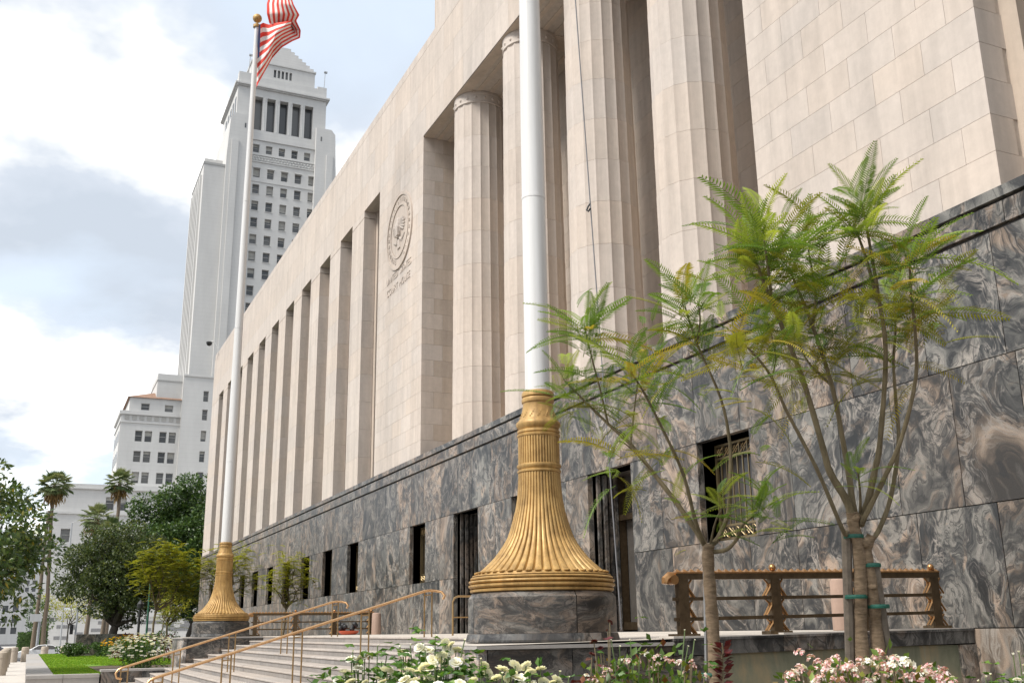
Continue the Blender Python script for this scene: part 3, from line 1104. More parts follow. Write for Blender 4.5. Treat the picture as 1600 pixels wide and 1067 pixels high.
MB().box(XN - .4, XN - .02, -5.05, -.06, GZ, -.25).build("stained_panel", "stained_panel", sw)
piece("granite_slab", sw, XN - .4, XN + .02, -5.8, -5.06, GZ, -.31, "granite_flow")
piece("granite_slab", sw, XN - .25, XN + .04, -.40, -.052, GZ, -.25, "granite")

# ================================================================ flagpoles
def flagpole(cx, cy, label_, zt, rope):
    z0_ = tz(cx, cy)
    t = thing("flagpole", label_, "flagpole", (cx, cy, z0_))
    c = (cx, cy, 0)
    MB().lathe([(1.125, z0_ + .001), (1.125, z0_ + .03), (1.10, z0_ + .112)], c, 64).build("plinth", "granite_dark", t)
    for q in range(4):
        a0 = q * pi / 2
        e = .006
        m_ = MB()
        m_.lathe([(.3, .115 + z0_), (1.09, .115 + z0_), (1.09, .52), (1.03, .595), (.3, .595)], c, 20, None, True, a0 + e, a0 + pi / 2 - e)
        m_.build("pedestal_slab", "granite_flow", t, True)
    MB().lathe([(1.06, .12 + z0_), (1.06, .53)], c, 48).build("pedestal_core", "joint", t)
    # moulded foot rings
    foot = MB().lathe([(.9, .597), (1.03, .60), (1.062, .612), (1.066, .642), (1.02, .652), (1.06, .662), (1.087, .684), (1.087, .708), (1.03, .720), (1.068, .730), (1.084, .748), (1.078, .768), (1.02, .778),
                       (1.055, .788), (1.06, .805), (1.045, .818), (1.0, .826), (1.03, .834), (1.025, .848), (.975, .856), (.96, .875), (.6, .88)], c, 72)
    foot.build("foot_ring", "gilt_bronze", t, True)
    # flared reeded skirt
    prof = [(.965, .872), (.95, .885), (.90, .925), (.84, .975), (.77, 1.04), (.70, 1.11), (.63, 1.20), (.56, 1.30), (.50, 1.405), (.455, 1.53), (.415, 1.67), (.375, 1.82), (.345, 1.99), (.33, 2.18), (.322, 2.36)]
    NFL = 44
    def reed(a, i):
        t_ = (a * NFL / (2 * pi)) % 1.0
        return 1 - (.075 if i < 11 else .06) * (abs(2 * t_ - 1) ** 4)
    MB().lathe(prof, c, NFL * 6, reed, False).build("fluted_skirt", "gilt_bronze", t, True)
    lobes = MB()
    for k in range(NFL):
        a = 2 * pi * (k + .5) / NFL
        lobes.sphere((cx + .955 * cos(a), cy + .955 * sin(a), .882), .052, 8, 5, .35)
    lobes.build("lobe_border", "gilt_bronze", t, True)
    def rings(name, pr):
        MB().lathe(pr, c, 56, None, False).build(name, "gilt_bronze", t, True)
    rings("lower_ring", [(.30, 2.35), (.335, 2.375), (.335, 2.40), (.31, 2.415), (.33, 2.44), (.34, 2.465), (.335, 2.49), (.31, 2.50)])
    MB().lathe([(.318, 2.48), (.318, 2.93)], c, NFL * 6, reed, False).build("fluted_collar", "gilt_bronze", t, True)
    rings("upper_ring", [(.30, 2.90), (.33, 2.925), (.333, 2.95), (.31, 2.965), (.328, 2.985), (.325, 3.02), (.30, 3.03), (.325, 3.06), (.345, 3.10), (.34, 3.14), (.30, 3.18), (.285, 3.21)])
    neck = MB().lathe([(.285, 3.20), (.262, 3.27), (.245, 3.34), (.233, 3.42), (.236, 3.46)], c, 48, None, False)
    for k in range(14):
        for j in range(7):
            a = 2 * pi * (k + j * .16) / 14
            r_ = .278 - .0135 * j
            neck.sphere((cx + r_ * cos(a), cy + r_ * sin(a), 3.22 + j * .033), .018, 5, 4)
    neck.build("ornament_neck", "gilt_bronze", t, True)
    rings("top_ring", [(.225, 3.44), (.25, 3.46), (.256, 3.50), (.245, 3.53), (.225, 3.54), (.25, 3.555), (.252, 3.60), (.235, 3.635), (.19, 3.65)])
    MB().lathe([(.194, 3.5), (.19, 8), (.165, 13), (.135, 20), (.10, zt - .5), (.10, zt - .5)], c, 40, None, True).build("pole", "white_paint", t, True)
    for zz, r_ in ((6.9, .1935), (12.6, .1705), (18.4, .1455)):
        sm = MB()
        sm.lathe([(r_ - .004, zz - .03), (r_ + .003, zz - .025), (r_ + .003, zz + .025), (r_ - .004, zz + .03)], c, 40, None, False)
        sm.build("seam_band", "white_paint", t, True)
    fi = MB().lathe([(.10, zt - .5), (.17, zt - .48), (.17, zt - .36), (.06, zt - .33), (.05, zt - .18)], c, 20)
    fi.sphere((cx, cy, zt), .21, 20, 12)
    fi.build("finial_ball", "gilt_bronze", t, True)
    if rope:
        m_ = MB()
        p0 = at(899, 0, 16.2); p1 = at(971, 984, 14.6)
        p0 = p0 + (p0 - p1) * .6
        pts = [p0 + (p1 - p0) * k / 16 + np.array([0, 0, 0]) for k in range(17)]
        m_.tube(pts, .011, 6)
        m_.build("halyard_rope", "rope", t)
        k_ = MB()
        q = at(922, 318, 15.6)
        dd = (p1 - p0); s_ = (q[2] - p0[2]) / dd[2]; q = p0 + dd * s_
        k_.tube([q + np.array((.0, -.0, .02)), q + np.array((-.02, -.03, -.03)), q + np.array((-.03, -.05, -.09)), q + np.array((0, -.04, -.12)), q + np.array((.02, -.01, -.07))], .014, 6)
        k_.build("snap_hook", "black", t)
    return t


fp1 = flagpole(-14.1, -7.12, "near white flagpole on golden fluted bronze base and round granite pedestal", 27.6, True)
fp2 = flagpole(-42.93, -7.10, "distant white flagpole with golden flared base flying the striped flag", 27.56, False)

# ---- the flag
NU, NV = 64, 13
ctrl = [  # u, top pixel, bottom pixel, depth offset top / bottom
    (0.00, (404.0, 40), (400.6, 137), 0.0, 0.0),
    (0.10, (411, 36), (404, 130), .25, -.1),
    (0.22, (420, 39), (414, 112), .0, .35),
    (0.34, (433, 36), (425, 92), -.3, .1),
    (0.46, (447, 34), (440, 75), .0, -.3),
    (0.56, (456, 32), (457, 65), .3, .0),
    (0.62, (452, 33), (469, 60), .6, .3),
    (0.68, (436, 37), (470, 48), .5, .7),
    (0.74, (421, 38), (463, 33), .0, .6),
    (0.82, (417, 22), (468, 24), -.2, .2),
    (0.90, (417, 6), (459, 8), .2, -.1),
    (1.00, (424, -16), (450, -20), .5, .2)]
def lerp_ctrl(u):
    for a, b in zip(ctrl[:-1], ctrl[1:]):
        if u <= b[0] + 1e-9:
            t = (u - a[0]) / (b[0] - a[0]); t = t * t * (3 - 2 * t) * .5 + t * .5
            f = lambda p, q: (p[0] + (q[0] - p[0]) * t, p[1] + (q[1] - p[1]) * t)
            return f(a[1], b[1]), f(a[2], b[2]), a[3] + (b[3] - a[3]) * t, a[4] + (b[4] - a[4]) * t
fd0 = float((np.array([-42.93, -7.1, 26.0]) - CAM) @ FW)
SUB = 4
gridp = []
for i in range(NU + 1):
    u = i / NU
    T, B, dt, db = lerp_ctrl(u)
    row_ = []
    for j in range(NV * SUB + 1):
        v = j / (NV * SUB)
        w_ = .10 * sin(9 * u + 5 * v) * min(1, u * 6)
        bow = 3.0 * sin(pi * v) * sin(7 * u + 1.0) * min(1, u * 5)
        row_.append(at(T[0] + (B[0] - T[0]) * v + bow, T[1] + (B[1] - T[1]) * v, fd0 - .05 + dt + (db - dt) * v + w_ + .22 * sin(pi * v * 1.5 + u * 8) * min(1, u * 4)))
    gridp.append(row_)
fg = MB()
nv_ = NV * SUB + 1
fg.v = [tuple(map(float, p)) for r in gridp for p in r]
for i in range(NU):
    for j in range(NV * SUB):
        st_ = j // SUB
        mi = 2 if (st_ < 7 and i / NU < 0.04) else (0 if st_ % 2 == 0 else 1)
        fg.f.append((i * nv_ + j, (i + 1) * nv_ + j, (i + 1) * nv_ + j + 1, i * nv_ + j + 1))
        fg.mi.append(mi)
fo = fg.build("flag", ["red_cloth", "white_cloth", "blue_cloth"], None, True, wbase=(-42.8, -7.1, 23))
tag(fo, "red and white striped flag blowing from the distant flagpole", "flag")

# ================================================================ bronze terrace fences
def fence(X, ys, label_, inward):
    t = thing("terrace_fence", label_, "fence", (X, -3, tz(X, -3)), "bronze fences at the ends of the terrace")
    y0, y1 = ys[0] - .12, ys[-1] + .12
    z = lambda y, h: tz(X, y) + .01 + h
    def rail(name, h0, h1, w, mat, e0=0, e1=0):
        mb = MB()
        vs = []
        for y_ in (y0 - e0, y1 + e1):
            vs += [(X - w, y_, z(y_, h0)), (X + w, y_, z(y_, h0)), (X + w, y_, z(y_, h1)), (X - w, y_, z(y_, h1))]
        mb.add(vs, [(0, 1, 2, 3), (7, 6, 5, 4), (0, 4, 5, 1), (1, 5, 6, 2), (2, 6, 7, 3), (3, 7, 4, 0)])
        mb.build(name, mat, t)
    rail("top_rail", .80, .885, .055, "fence_bronze")
    rail("top_rail_cap", .885, .905, .065, "fence_bright")
    rail("middle_rail", .505, .555, .03, "fence_bronze", .03)
    rail("lower_rail", .225, .275, .03, "fence_bronze", .02)
    n = 42
    pt = MB()
    for k in range(n):
        y_ = y0 + .05 + (y1 - y0 - .1) * k / (n - 1)
        zz = z(y_, .905)
        pt.add([(X - .05, y_ - .05, zz), (X + .05, y_ - .05, zz), (X + .05, y_ + .05, zz), (X - .05, y_ + .05, zz), (X, y_, zz + .05)], [(0, 1, 4), (1, 2, 4), (2, 3, 4), (3, 0, 4)])
    pt.build("stud_row", "fence_bright", t)
    sc = MB().tube([(X - .06, y0 - .03, z(y0, .80)), (X + .06, y0 - .03, z(y0, .80))], .07, 12)
    sc.tube([(X, y0 + .02, z(y0, .86)), (X, y0 - .08, z(y0, .85)), (X, y0 - .15, z(y0, .80)), (X, y0 - .16, z(y0, .74))], [.05, .065, .065, .05], 8)
    sc.build("scroll_end", "fence_bright", t, True)
    for k, y_ in enumerate(ys):
        p = MB().box(X - .05, X + .05, y_ - .085, y_ + .085, z(y_, 0), z(y_, .80))
        po = p.build("post", "fence_bronze", t)
        MB().box(X - .11, X + .11, y_ - .20, y_ + .20, z(y_, -.012), z(y_, .05)).build("base_plate", "fence_bronze", po)
        if 0 < k < len(ys):
            MB().sphere((X, y_, z(y_, .97)), .055, 14, 10).build("finial_ball", "fence_bright", po, True)
        for s in (-1, 1):
            br = MB()
            if k == 0 and s < 0: continue
            for (h, top) in ((.05, .20), (.275, .46), (.555, .73)):
                for o_ in (-.03, .03):
                    br.tube([(X + o_, y_ + s * .19, z(y_, h)), (X + o_, y_ + s * .09, z(y_, h + (top - h) * .75)), (X + o_, y_ + s * .09, z(y_, top))], .017, 5)
            for (h, top) in ((.225, .14), (.505, .42), (.80, .70)):
                br.tube([(X, y_ + s * .17, z(y_, h)), (X, y_ + s * .08, z(y_, top))], .016, 5)
            br.build("bracket", "fence_bright", po)
    return t


fence(-12.88, [-5.47, -3.83, -2.13, -.62], "near bronze fence with studded top rail behind the staked trees", 1)
fence(-43.9, [-5.6, -3.95, -2.3, -.70], "far bronze fence at the distant end of the terrace behind the handrails", -1)

# ================================================================ brass handrails on the stairs
def handrail(X, label_):
    t = thing("handrail", label_, "handrail", (X, -8.7, -1.5), "brass handrails on the stairs")
    zt = .975
    sl = .298
    ln = lambda y: zt + sl * (y + 5.78)
    pts = [(X + .16, -5.42, .78), (X + .16, -5.38, .86), (X + .08, -5.42, .945), (X, -5.55, .975), (X, -5.70, .98)] + [(X, y_, ln(y_)) for y_ in (-5.82, -7, -9, -11.4)] + \
          [(X, -11.55, ln(-11.55)), (X, -11.66, ln(-11.66) - .02), (X, -11.72, ln(-11.72) - .10), (X, -11.68, ln(-11.7) - .22), (X, -11.55, ln(-11.6) - .28)]
    MB().tube(pts, .031, 10).build("rail", "brass", t, True)
    for y_ in (-5.72, -7.2, -8.68, -10.16, -11.5):
        m_ = MB()
        i = max(0, int((-5.8 - y_) / .5) + 1) if y_ < -5.8 else 0
        zb = tz(X, -5.8) - .152 * i
        for o_ in (-.09, .09):
            m_.tube([(X, y_ + o_, zb), (X, y_ + o_, ln(y_ + o_) - .02 if y_ + o_ < -5.7 else .96)], .018, 6)
        m_.tube([(X, y_ - .09, ln(y_) - .12), (X, y_ + .09, ln(y_) - .10)], .013, 5)
        m_.build("post_pair", "brass_post", t)


handrail(-22.9, "nearer brass handrail running down the stone steps")
handrail(-31.0, "farther brass handrail running down the stone steps")
gr = thing("guard_rail", "short brass guard rail by the doorway behind the golden flagpole base", "railing", (-25.4, -3.4, 0))
m_ = MB()
m_.tube([(-25.4, -4.15, -.03), (-25.4, -4.15, .80), (-25.4, -4.10, .90), (-25.4, -4.0, .94), (-25.4, -1.0, .94), (-25.4, -.9, .90), (-25.4, -.85, .80), (-25.4, -.85, 0)], .026, 8)
m_.build("hoop", "brass_post", gr, True)
MB().tube([(-25.4, -4.15, .42), (-25.4, -.85, .42)], .018, 6).build("middle_bar", "brass_post", gr)

# pinkish stone bollards on the terrace, red cart
for (X_, Y_, lab) in ((-14.6, -1.0, "pinkish stone bollard behind the near bronze fence"), (-43.3, -.65, "pinkish stone bollard at the right end of the far bronze fence")):
    b = MB().lathe([(.20, 0), (.205, .02), (.19, .80), (.175, .86), (.14, .885)], (X_, Y_, tz(X_, Y_) + .001), 24)
    o = b.build("stone_bollard", "pink_stone", None, True, wbase=(X_, Y_, 0))
    tag(o, lab, "bollard", "stone bollards on the terrace")
rc = thing("red_tray", "low red tray holding dark bundles on the far terrace floor", "tray", (-42.9, -1.95, 0))
m_ = MB()
m_.lathe([(.30, .02), (.40, .10), (.42, .17), (.38, .17), (.34, .10)], (-42.9, -1.95, 0), 20)
m_.build("tray", "red_plastic", rc, True)
for dy in (-.28, .22):
    m_ = MB()
    for k in range(5):
        m_.sphere((-42.9 + rng.uniform(-.1, .1), -1.95 + dy + rng.uniform(-.1, .1), .22 + .05 * k), .11, 8, 6)
    m_.build("bundle", "black", rc, True)
# ================================================================ white tower building (far)
tw = thing("tower_building", "tall pale grey stepped tower with rows of windows and a lower wing", "building", (-200, 15, GZ))
TX = -190.0
BR = random.Random(8)
def city_window(y0, y1, z0, z1, X, depth=.55, muntin=True, parent=None):
    p = parent or tw
    o = MB().box(X - depth - .1, X - depth, y0, y1, z0, z1).build("window", "city_glass", p)
    if muntin:
        f = MB()
        x0_, x1_ = X - depth + .002, X - depth + .10
        w = .09
        f.box(x0_, x1_, y0, y0 + w, z0, z1); f.box(x0_, x1_, y1 - w, y1, z0, z1)
        f.box(x0_, x1_, y0 + w, y1 - w, z0, z0 + w); f.box(x0_, x1_, y0 + w, y1 - w, z1 - w, z1)
        zm = z0 + (z1 - z0) * .55
        f.box(x0_, x1_, y0 + w, y1 - w, zm - .05, zm + .05)
        f.build("frame", "city_frame", o)
        if BR.random() < .55:
            h = (z1 - z0) * BR.choice((.2, .35, .5, .7))
            MB().box(X - depth + .001, X - depth + .03, y0 + .09, y1 - .09, z1 - .09 - h, z1 - .09).build("blind", "blind", o)
    return o


# main shaft
wins = []
for r in range(14):
    zt_ = 88.64 - 3.49 * r
    for c_ in range(5):
        yy = 17.5 + 2.74 * c_
        wins.append((yy, yy + 1.32, zt_ - 2.0, zt_))
small = [(17.2 + 2.545 * c_, 17.2 + 2.545 * c_ + 1.25, 91.95, 93.7) for c_ in range(5)]
tall = [(16.95 + 2.55 * c_, 16.95 + 2.55 * c_ + 1.72, 96.85, 104.15) for c_ in range(5)]
body = MB()
wall_grid(body, 13.4, 31.6, 38.0, 106.0, wins + small, fnX(TX), .55) if False else None
wall_grid(body, 16.2, 30.5, 38.0, 94.6, wins + small, fnX(TX), .55)
wall_grid(body, 16.2, 30.5, 95.4, 106.0, tall, fnX(TX), 1.4)
body.box(TX - 18, TX - 1.5, 13.6, 31.5, 38, 106)
body.box(TX - 1.5, TX, 13.6, 16.2, 95.4, 106.0)
body.box(TX - 1.5, TX, 30.5, 31.5, 95.4, 106.0)
body.box(TX - 18, TX + .25, 13.4, 31.6, 94.6, 95.4)
body.build("tower_shaft", "city_wall", tw)
MB().box(TX - 1.5, TX - .62, 16.2, 30.5, 40, 94.6).build("shaft_backing", "city_glass", tw)
for w in wins[:5 * 10] + small:
    if w[3] > 52:
        city_window(*w, TX)
for w in tall:
    city_window(*w, TX, 1.4, False)
# engaged columns of the upper colonnade
for c_ in range(4):
    yc = 16.95 + 2.55 * c_ + 1.72 + .415
    m_ = MB().lathe([(.40, 96.9), (.36, 103.3), (.50, 103.6), (.52, 104.1)], (TX - .35, yc, 0), 14)
    m_.build("colonnade_column", "city_wall", tw, True)
# buttresses
def prism(mb, pts, x0, x1):
    n = len(pts)
    mb.add([(x0, p[0], p[1]) for p in pts] + [(x1, p[0], p[1]) for p in pts],
           [tuple(range(n - 1, -1, -1)), tuple(range(n, 2 * n))] + [(k, (k + 1) % n, (k + 1) % n + n, k + n) for k in range(n)])
for s in (0, 1):
    f = (lambda y: y) if s == 0 else (lambda y: 45.9 - y)
    b = MB()
    pts = [(f(12.1), 38), (f(12.1), 90), (f(12.5), 98.3), (f(13.3), 99.3), (f(16.4), 99.3), (f(16.4), 38)]
    prism(b, pts if s == 0 else pts[::-1], TX - 17, TX + .9)
    b.build("corner_buttress", "city_wall", tw)
    sl_ = MB()
    sl_.box(TX + .85, TX + .92, min(f(15.2), f(15.5)), max(f(15.2), f(15.5)), 96.4, 97.4)
    sl_.build("slit_window", "city_glass", tw)
    b = MB()
    y0_, y1_ = sorted((f(8.1), f(12.9)))
    b.box(TX - 16, TX + .3, y0_, y1_, 38, 87.6)
    b.box(TX - 15, TX - 4, y0_ + .6, y1_ + .3, 87.6, 90.8)
    y2, y3 = sorted((f(12.9), f(14.2)))
    b.box(TX - 16, TX + 1.2, y2, y3, 38, 93.5)
    b.build("shoulder_block", "city_wall", tw)
    cp = MB().box(TX - 16.1, TX + .4, y0_ - .1, y1_ + .05, 87.6, 88.1)
    cp.build("shoulder_coping", "city_frame", tw)
# ribs on the street side
rib = MB()
for k in range(6):
    rib.box(TX - 14.5 + k * 2.4, TX - 13.6 + k * 2.4, 7.7, 8.15, 38, 86)
rib.build("side_rib", "city_wall", tw)
for k in range(5):
    MB().box(TX - 13.4 + k * 2.4, TX - 12.3 + k * 2.4, 8.02, 8.08, 40, 84).build("side_window_strip", "city_glass", tw)
for k in range(5):
    MB().box(TX - 14 + k * 2.8, TX - 12.6 + k * 2.8, 13.50, 13.58, 97, 104).build("side_opening", "city_glass", tw)
# bands, frieze, cornice
m_ = MB().box(TX, TX + .12, 16.4, 30.5, 84.95 + .75, 85.95)
m_.box(TX, TX + .18, 16.4, 30.5, 89.9, 90.1)
m_.box(TX, TX + .18, 16.4, 30.5, 91.35, 91.5)
m_.build("string_course", "city_wall", tw)
fz = MB()
for k in range(44):
    yy = 16.7 + k * .31
    fz.sphere((TX + .02, yy, 90.45 + .5 * (k % 2)), .22, 6, 4)
    fz.box(TX, TX + .1, yy - .06, yy + .06, 90.2, 91.2)
fz.build("carved_frieze", "city_wall", tw)
m_ = MB()
for c_ in wins[:5]:
    m_.box(TX, TX + .2, c_[0] - .1, c_[1] + .1, c_[3] + .02, c_[3] + .16)
for r in range(1, 10):
    for c_ in range(5):
        w = wins[r * 5 + c_]
        m_.box(TX, TX + .12, w[0] - .08, w[1] + .08, w[2] - .12, w[2] - .01)
m_.build("window_sills", "city_wall", tw)
m_ = MB().box(TX - 18.3, TX + .35, 13.3, 31.75, 105.9, 106.15)
m_.box(TX - 18.6, TX + .65, 13.0, 32.1, 106.15, 106.5)
m_.build("cornice", "city_wall", tw)
m_ = MB().box(TX - 18, TX - .1, 13.7, 31.45, 106.5, 108.6)
m_.box(TX - 1.5, TX - .05, 13.65, 16.4, 106.5, 109.1)
m_.box(TX - 1.5, TX - .05, 29.6, 31.5, 106.5, 109.1)
m_.build("attic", "city_wall", tw)
m_ = MB()
aw = [(20.62 + .80 * k, 21.12 + .80 * k, 109.6, 111.35) for k in range(5)]
wall_grid(m_, 16.2, 29.1, 108.6, 112.3, aw, fnX(TX - .8), .4)
m_.box(TX - 16, TX - 1.25, 16.2, 29.1, 108.6, 112.3)
m_.box(TX - 16.2, TX - .6, 16.0, 29.3, 112.3, 112.65)
m_.build("belfry_block", "city_wall", tw)
for w in aw:
    city_window(*w, TX - .8, .4, False)
for k in range(7):
    s_ = .74 * k
    MB().box(TX - 16 + s_, TX - 1.2 - s_ * .5, 16.5 + s_, 28.85 - s_, 112.65 + .83 * k, 112.65 + .83 * (k + 1)).build("pyramid_step", "city_podium", tw)
for (yy, zz, h) in ((15.6, 109.0, 4.4), (31.1, 109.0, 4.0)):
    m_ = MB().tube([(TX - .8, yy, zz), (TX - .8, yy + .12, zz + h)], .07, 5)
    m_.box(TX - 1.05, TX - .6, yy - .1, yy + .55, zz + h, zz + h + .3)
    m_.build("flood_lamp", "steel_grey", tw)

# lower blocks
lw = [(10.8, 11.72, z - 1.95, z) for z in (42.72, 39.3, 35.44, 31.73, 28.0, 24.3, 20.6)]
m_ = MB()
wall_grid(m_, 7.25, 36, GZ, 45.5, lw, fnX(TX + 1.2), .5)
m_.box(TX - 18, TX + .6, 7.25, 36, GZ, 45.5)
m_.box(TX + 1.2, TX + 1.4, 7.2, 36, 45.2, 45.55)
m_.build("lower_block", "city_wall", tw)
for w in lw:
    city_window(*w, TX + 1.2, .5)
MB().box(TX - 12, TX - .5, 2.9, 7.25, 38, 45.7).build("stair_block", "city_wall", tw)
MB().box(TX - 12.1, TX - .42, 2.82, 7.25, 44.3, 44.55).build("string_course", "city_frame", tw)
m_ = MB()
rw = [(.42, 1.84, 38.7, 39.9), (4.44, 5.86, 38.65, 39.85)]
wall_grid(m_, -1.5, 7.25, 38.2, 40.9, rw, fnX(TX), .4)
m_.box(TX - 13, TX - .45, -1.5, 7.25, 38.2, 40.9)
m_.build("penthouse", "city_wall", tw)
for w in rw:
    city_window(*w, TX, .4)
rf = MB()
rf.add([(TX + .35, -1.9, 40.9), (TX + .35, 7.25, 40.9), (TX - 13, 7.25, 40.9), (TX - 13, -1.9, 40.9), (TX - 3.2, 2.6, 42.6), (TX - 3.2, 7.25, 42.6), (TX - 9, 7.25, 42.6), (TX - 9, 2.6, 42.6)],
       [(0, 1, 5, 4), (3, 0, 4, 7), (2, 3, 7, 6), (4, 5, 6, 7), (0, 3, 2, 1)])
rf.build("roof", "roof_tile", tw)
m_ = MB()
ww = []
for zt_ in (35.0, 31.38, 27.7, 24.0):
    for yy in (-.2, 1.42, 3.87, 5.47):
        ww.append((yy, yy + 1.22, zt_ - 1.95, zt_))
wall_grid(m_, -2.75, 7.25, GZ, 38.0, ww, fnX(TX), .5)
m_.box(TX - 14, TX - .6, -2.75, 7.25, GZ, 38.0)
m_.build("wing", "city_wall", tw)
for w in ww:
    city_window(*w, TX, .5)
for k in range(4):
    for zt_ in (35.0, 31.4, 27.7):
        MB().box(TX - 12 + k * 3, TX - 10.8 + k * 3, -2.80, -2.76, zt_ - 1.95, zt_).build("window", "city_glass", tw)
m_ = MB().box(TX - 14.3, TX + .3, -3.05, 7.25, 37.75, 38.4)
m_.box(TX - 14.15, TX + .15, -2.9, 7.25, 36.3, 36.5)
m_.build("wing_cornice", "city_wall", tw)
for k in range(8):
    yy = -2.15 + 1.24 * k
    MB().box(TX + .02, TX + .1, yy, yy + .78, 36.85, 37.6).build("medallion", "medallion", tw)
# podium
PX = TX + 2.5
m_ = MB()
pw = [(-4.1 + 0, -2.75, 20.7, 22.9), (-2.15, -.78, 20.7, 22.9), (1.5, 2.9, 20.7, 22.9)]
pl = [(-10.65, -9.2, 15.25, 17.4), (-4.0, -2.6, 15.25, 17.4), (1.5, 2.9, 15.25, 17.4)]
wall_grid(m_, -12.4, 20, 20.05, 24.2, pw, fnX(PX - .4), .5)
m_.box(PX - 14, PX - 1.0, -12.4, 20, 20.05, 24.2)
wall_grid(m_, -12.9, 20, 5.0, 20.05, pl, fnX(PX), .5)
m_.box(PX - 14, PX - .6, -12.9, 20, 5.0, 20.05)
m_.build("podium", "city_podium", tw)
for w in pw: city_window(*w, PX - .4, .5)
for w in pl: city_window(*w, PX, .5)
m_ = MB().box(PX - 14, PX - .15, -12.6, 20, 24.2, 24.95)
m_.box(PX - 14, PX - .0, -12.8, 20, 24.1, 24.3)
m_.box(PX - 14.2, PX + .25, -13.15, 20, 19.85, 20.2)
m_.build("podium_cornice", "city_wall", tw)
# garden wall with a scatter of darker stones
gw = thing("ashlar_wall", "low pale wall with scattered grey stones below the tower building", "wall", (-172, -2, GZ))
GX = -172.0
MB().box(GX - 1, GX, -13.5, 16, GZ, 4.1).build("wall_face", "city_podium", gw)
MB().box(GX - 1.1, GX + .12, -13.6, 16, 2.95, 3.15).build("string_course", "city_wall", gw)
rr = random.Random(5)
for j in range(8):
    z0_ = -1.3 + j * .53
    y_ = -13
    while y_ < 15:
        w_ = rr.uniform(.8, 1.9)
        if rr.random() < .30:
            piece("grey_stone", gw, GX + .001, GX + .03, y_ + .02, y_ + w_ - .02, z0_ + .02, z0_ + .51, "checker_grey")
        y_ += w_

# ================================================================ foliage helpers (numpy)
def leaf_mesh(name, P, D, N, L, Wd, mats, base, fold=.25, mi=None, shape='leaf'):
    """P base points, D direction, N normal (unit), L length, Wd half width: each leaf a 4-triangle folded diamond"""
    n = len(P)
    B = np.cross(D, N)
    B /= np.linalg.norm(B, axis=1)[:, None] + 1e-9
    L = L[:, None]; Wd = Wd[:, None]
    v = np.empty((n, 4, 3))
    v[:, 0] = P
    v[:, 1] = P + D * L * .48 + B * Wd + N * Wd * fold
    v[:, 2] = P + D * L
    v[:, 3] = P + D * L * .48 - B * Wd + N * Wd * fold
    v = v.reshape(-1, 3) - np.array(base, float)
    idx = np.arange(n)[:, None] * 4
    tri = np.concatenate([idx + np.array([[0, 1, 2]]), idx + np.array([[0, 2, 3]])], 1).reshape(-1, 3)
    me = bpy.data.meshes.new(name)
    me.vertices.add(len(v)); me.vertices.foreach_set("co", v.ravel())
    me.loops.add(len(tri) * 3); me.loops.foreach_set("vertex_index", tri.ravel().astype(np.int32))
    me.polygons.add(len(tri))
    me.polygons.foreach_set("loop_start", np.arange(0, len(tri) * 3, 3, dtype=np.int32))
    me.polygons.foreach_set("loop_total", np.full(len(tri), 3, dtype=np.int32))
    for k in (mats if isinstance(mats, (list, tuple)) else [mats]):
        me.materials.append(MATS[k])
    if mi is not None:
        me.polygons.foreach_set("material_index", np.repeat(mi, 2).astype(np.int32))
    me.update(calc_edges=True)
    me.validate()
    return me


def unit(v):
    return v / (np.linalg.norm(v, axis=-1, keepdims=True) + 1e-9)


def clump_crown(rs, clumps, per, lr, ww, up=.3):
    """leaves spread on small clumps; clumps [(centre, radius)]"""
    Ps, Ds, Ns = [], [], []
    for c, r in clumps:
        k = max(4, int(per * r * r))
        d = unit(rs.normal(size=(k, 3)))
        rad = r * rs.uniform(.55, 1.0, (k, 1)) ** .6
        p = np.array(c) + d * rad * np.array([1, 1, .8])
        out = unit(d + rs.normal(scale=.55, size=(k, 3)) + np.array([0, 0, -.15]))
        nn = unit(rs.normal(scale=.5, size=(k, 3)) + np.array([0, 0, 1.0]) * up + d * .8)
        nn = unit(nn - out * (nn * out).sum(1, keepdims=True))
        Ps.append(p); Ds.append(out); Ns.append(nn)
    P, D, N = np.vstack(Ps), np.vstack(Ds), np.vstack(Ns)
    n = len(P)
    return P, D, N, rs.uniform(.7, 1.2, n) * lr, rs.uniform(.7, 1.2, n) * ww


def crown_clumps(rs, c, rad, n, r0, r1, shell=.55, fn=None):
    out = []
    while len(out) < n:
        d = unit(rs.normal(size=3))
        q = rs.uniform(shell, 1.0)
        p = np.array(c) + d * np.array(rad) * q
        if fn is None or fn(p):
            out.append((p, rs.uniform(r0, r1)))
    return out


def limb_path(a, b, rs, n=5, wob=.06):
    a, b = np.array(a, float), np.array(b, float)
    L = np.linalg.norm(b - a)
    return [a + (b - a) * k / n + (rs.normal(size=3) * wob * L * (1 if 0 < k < n else 0)) * np.array([1, 1, .4]) for k in range(n + 1)]


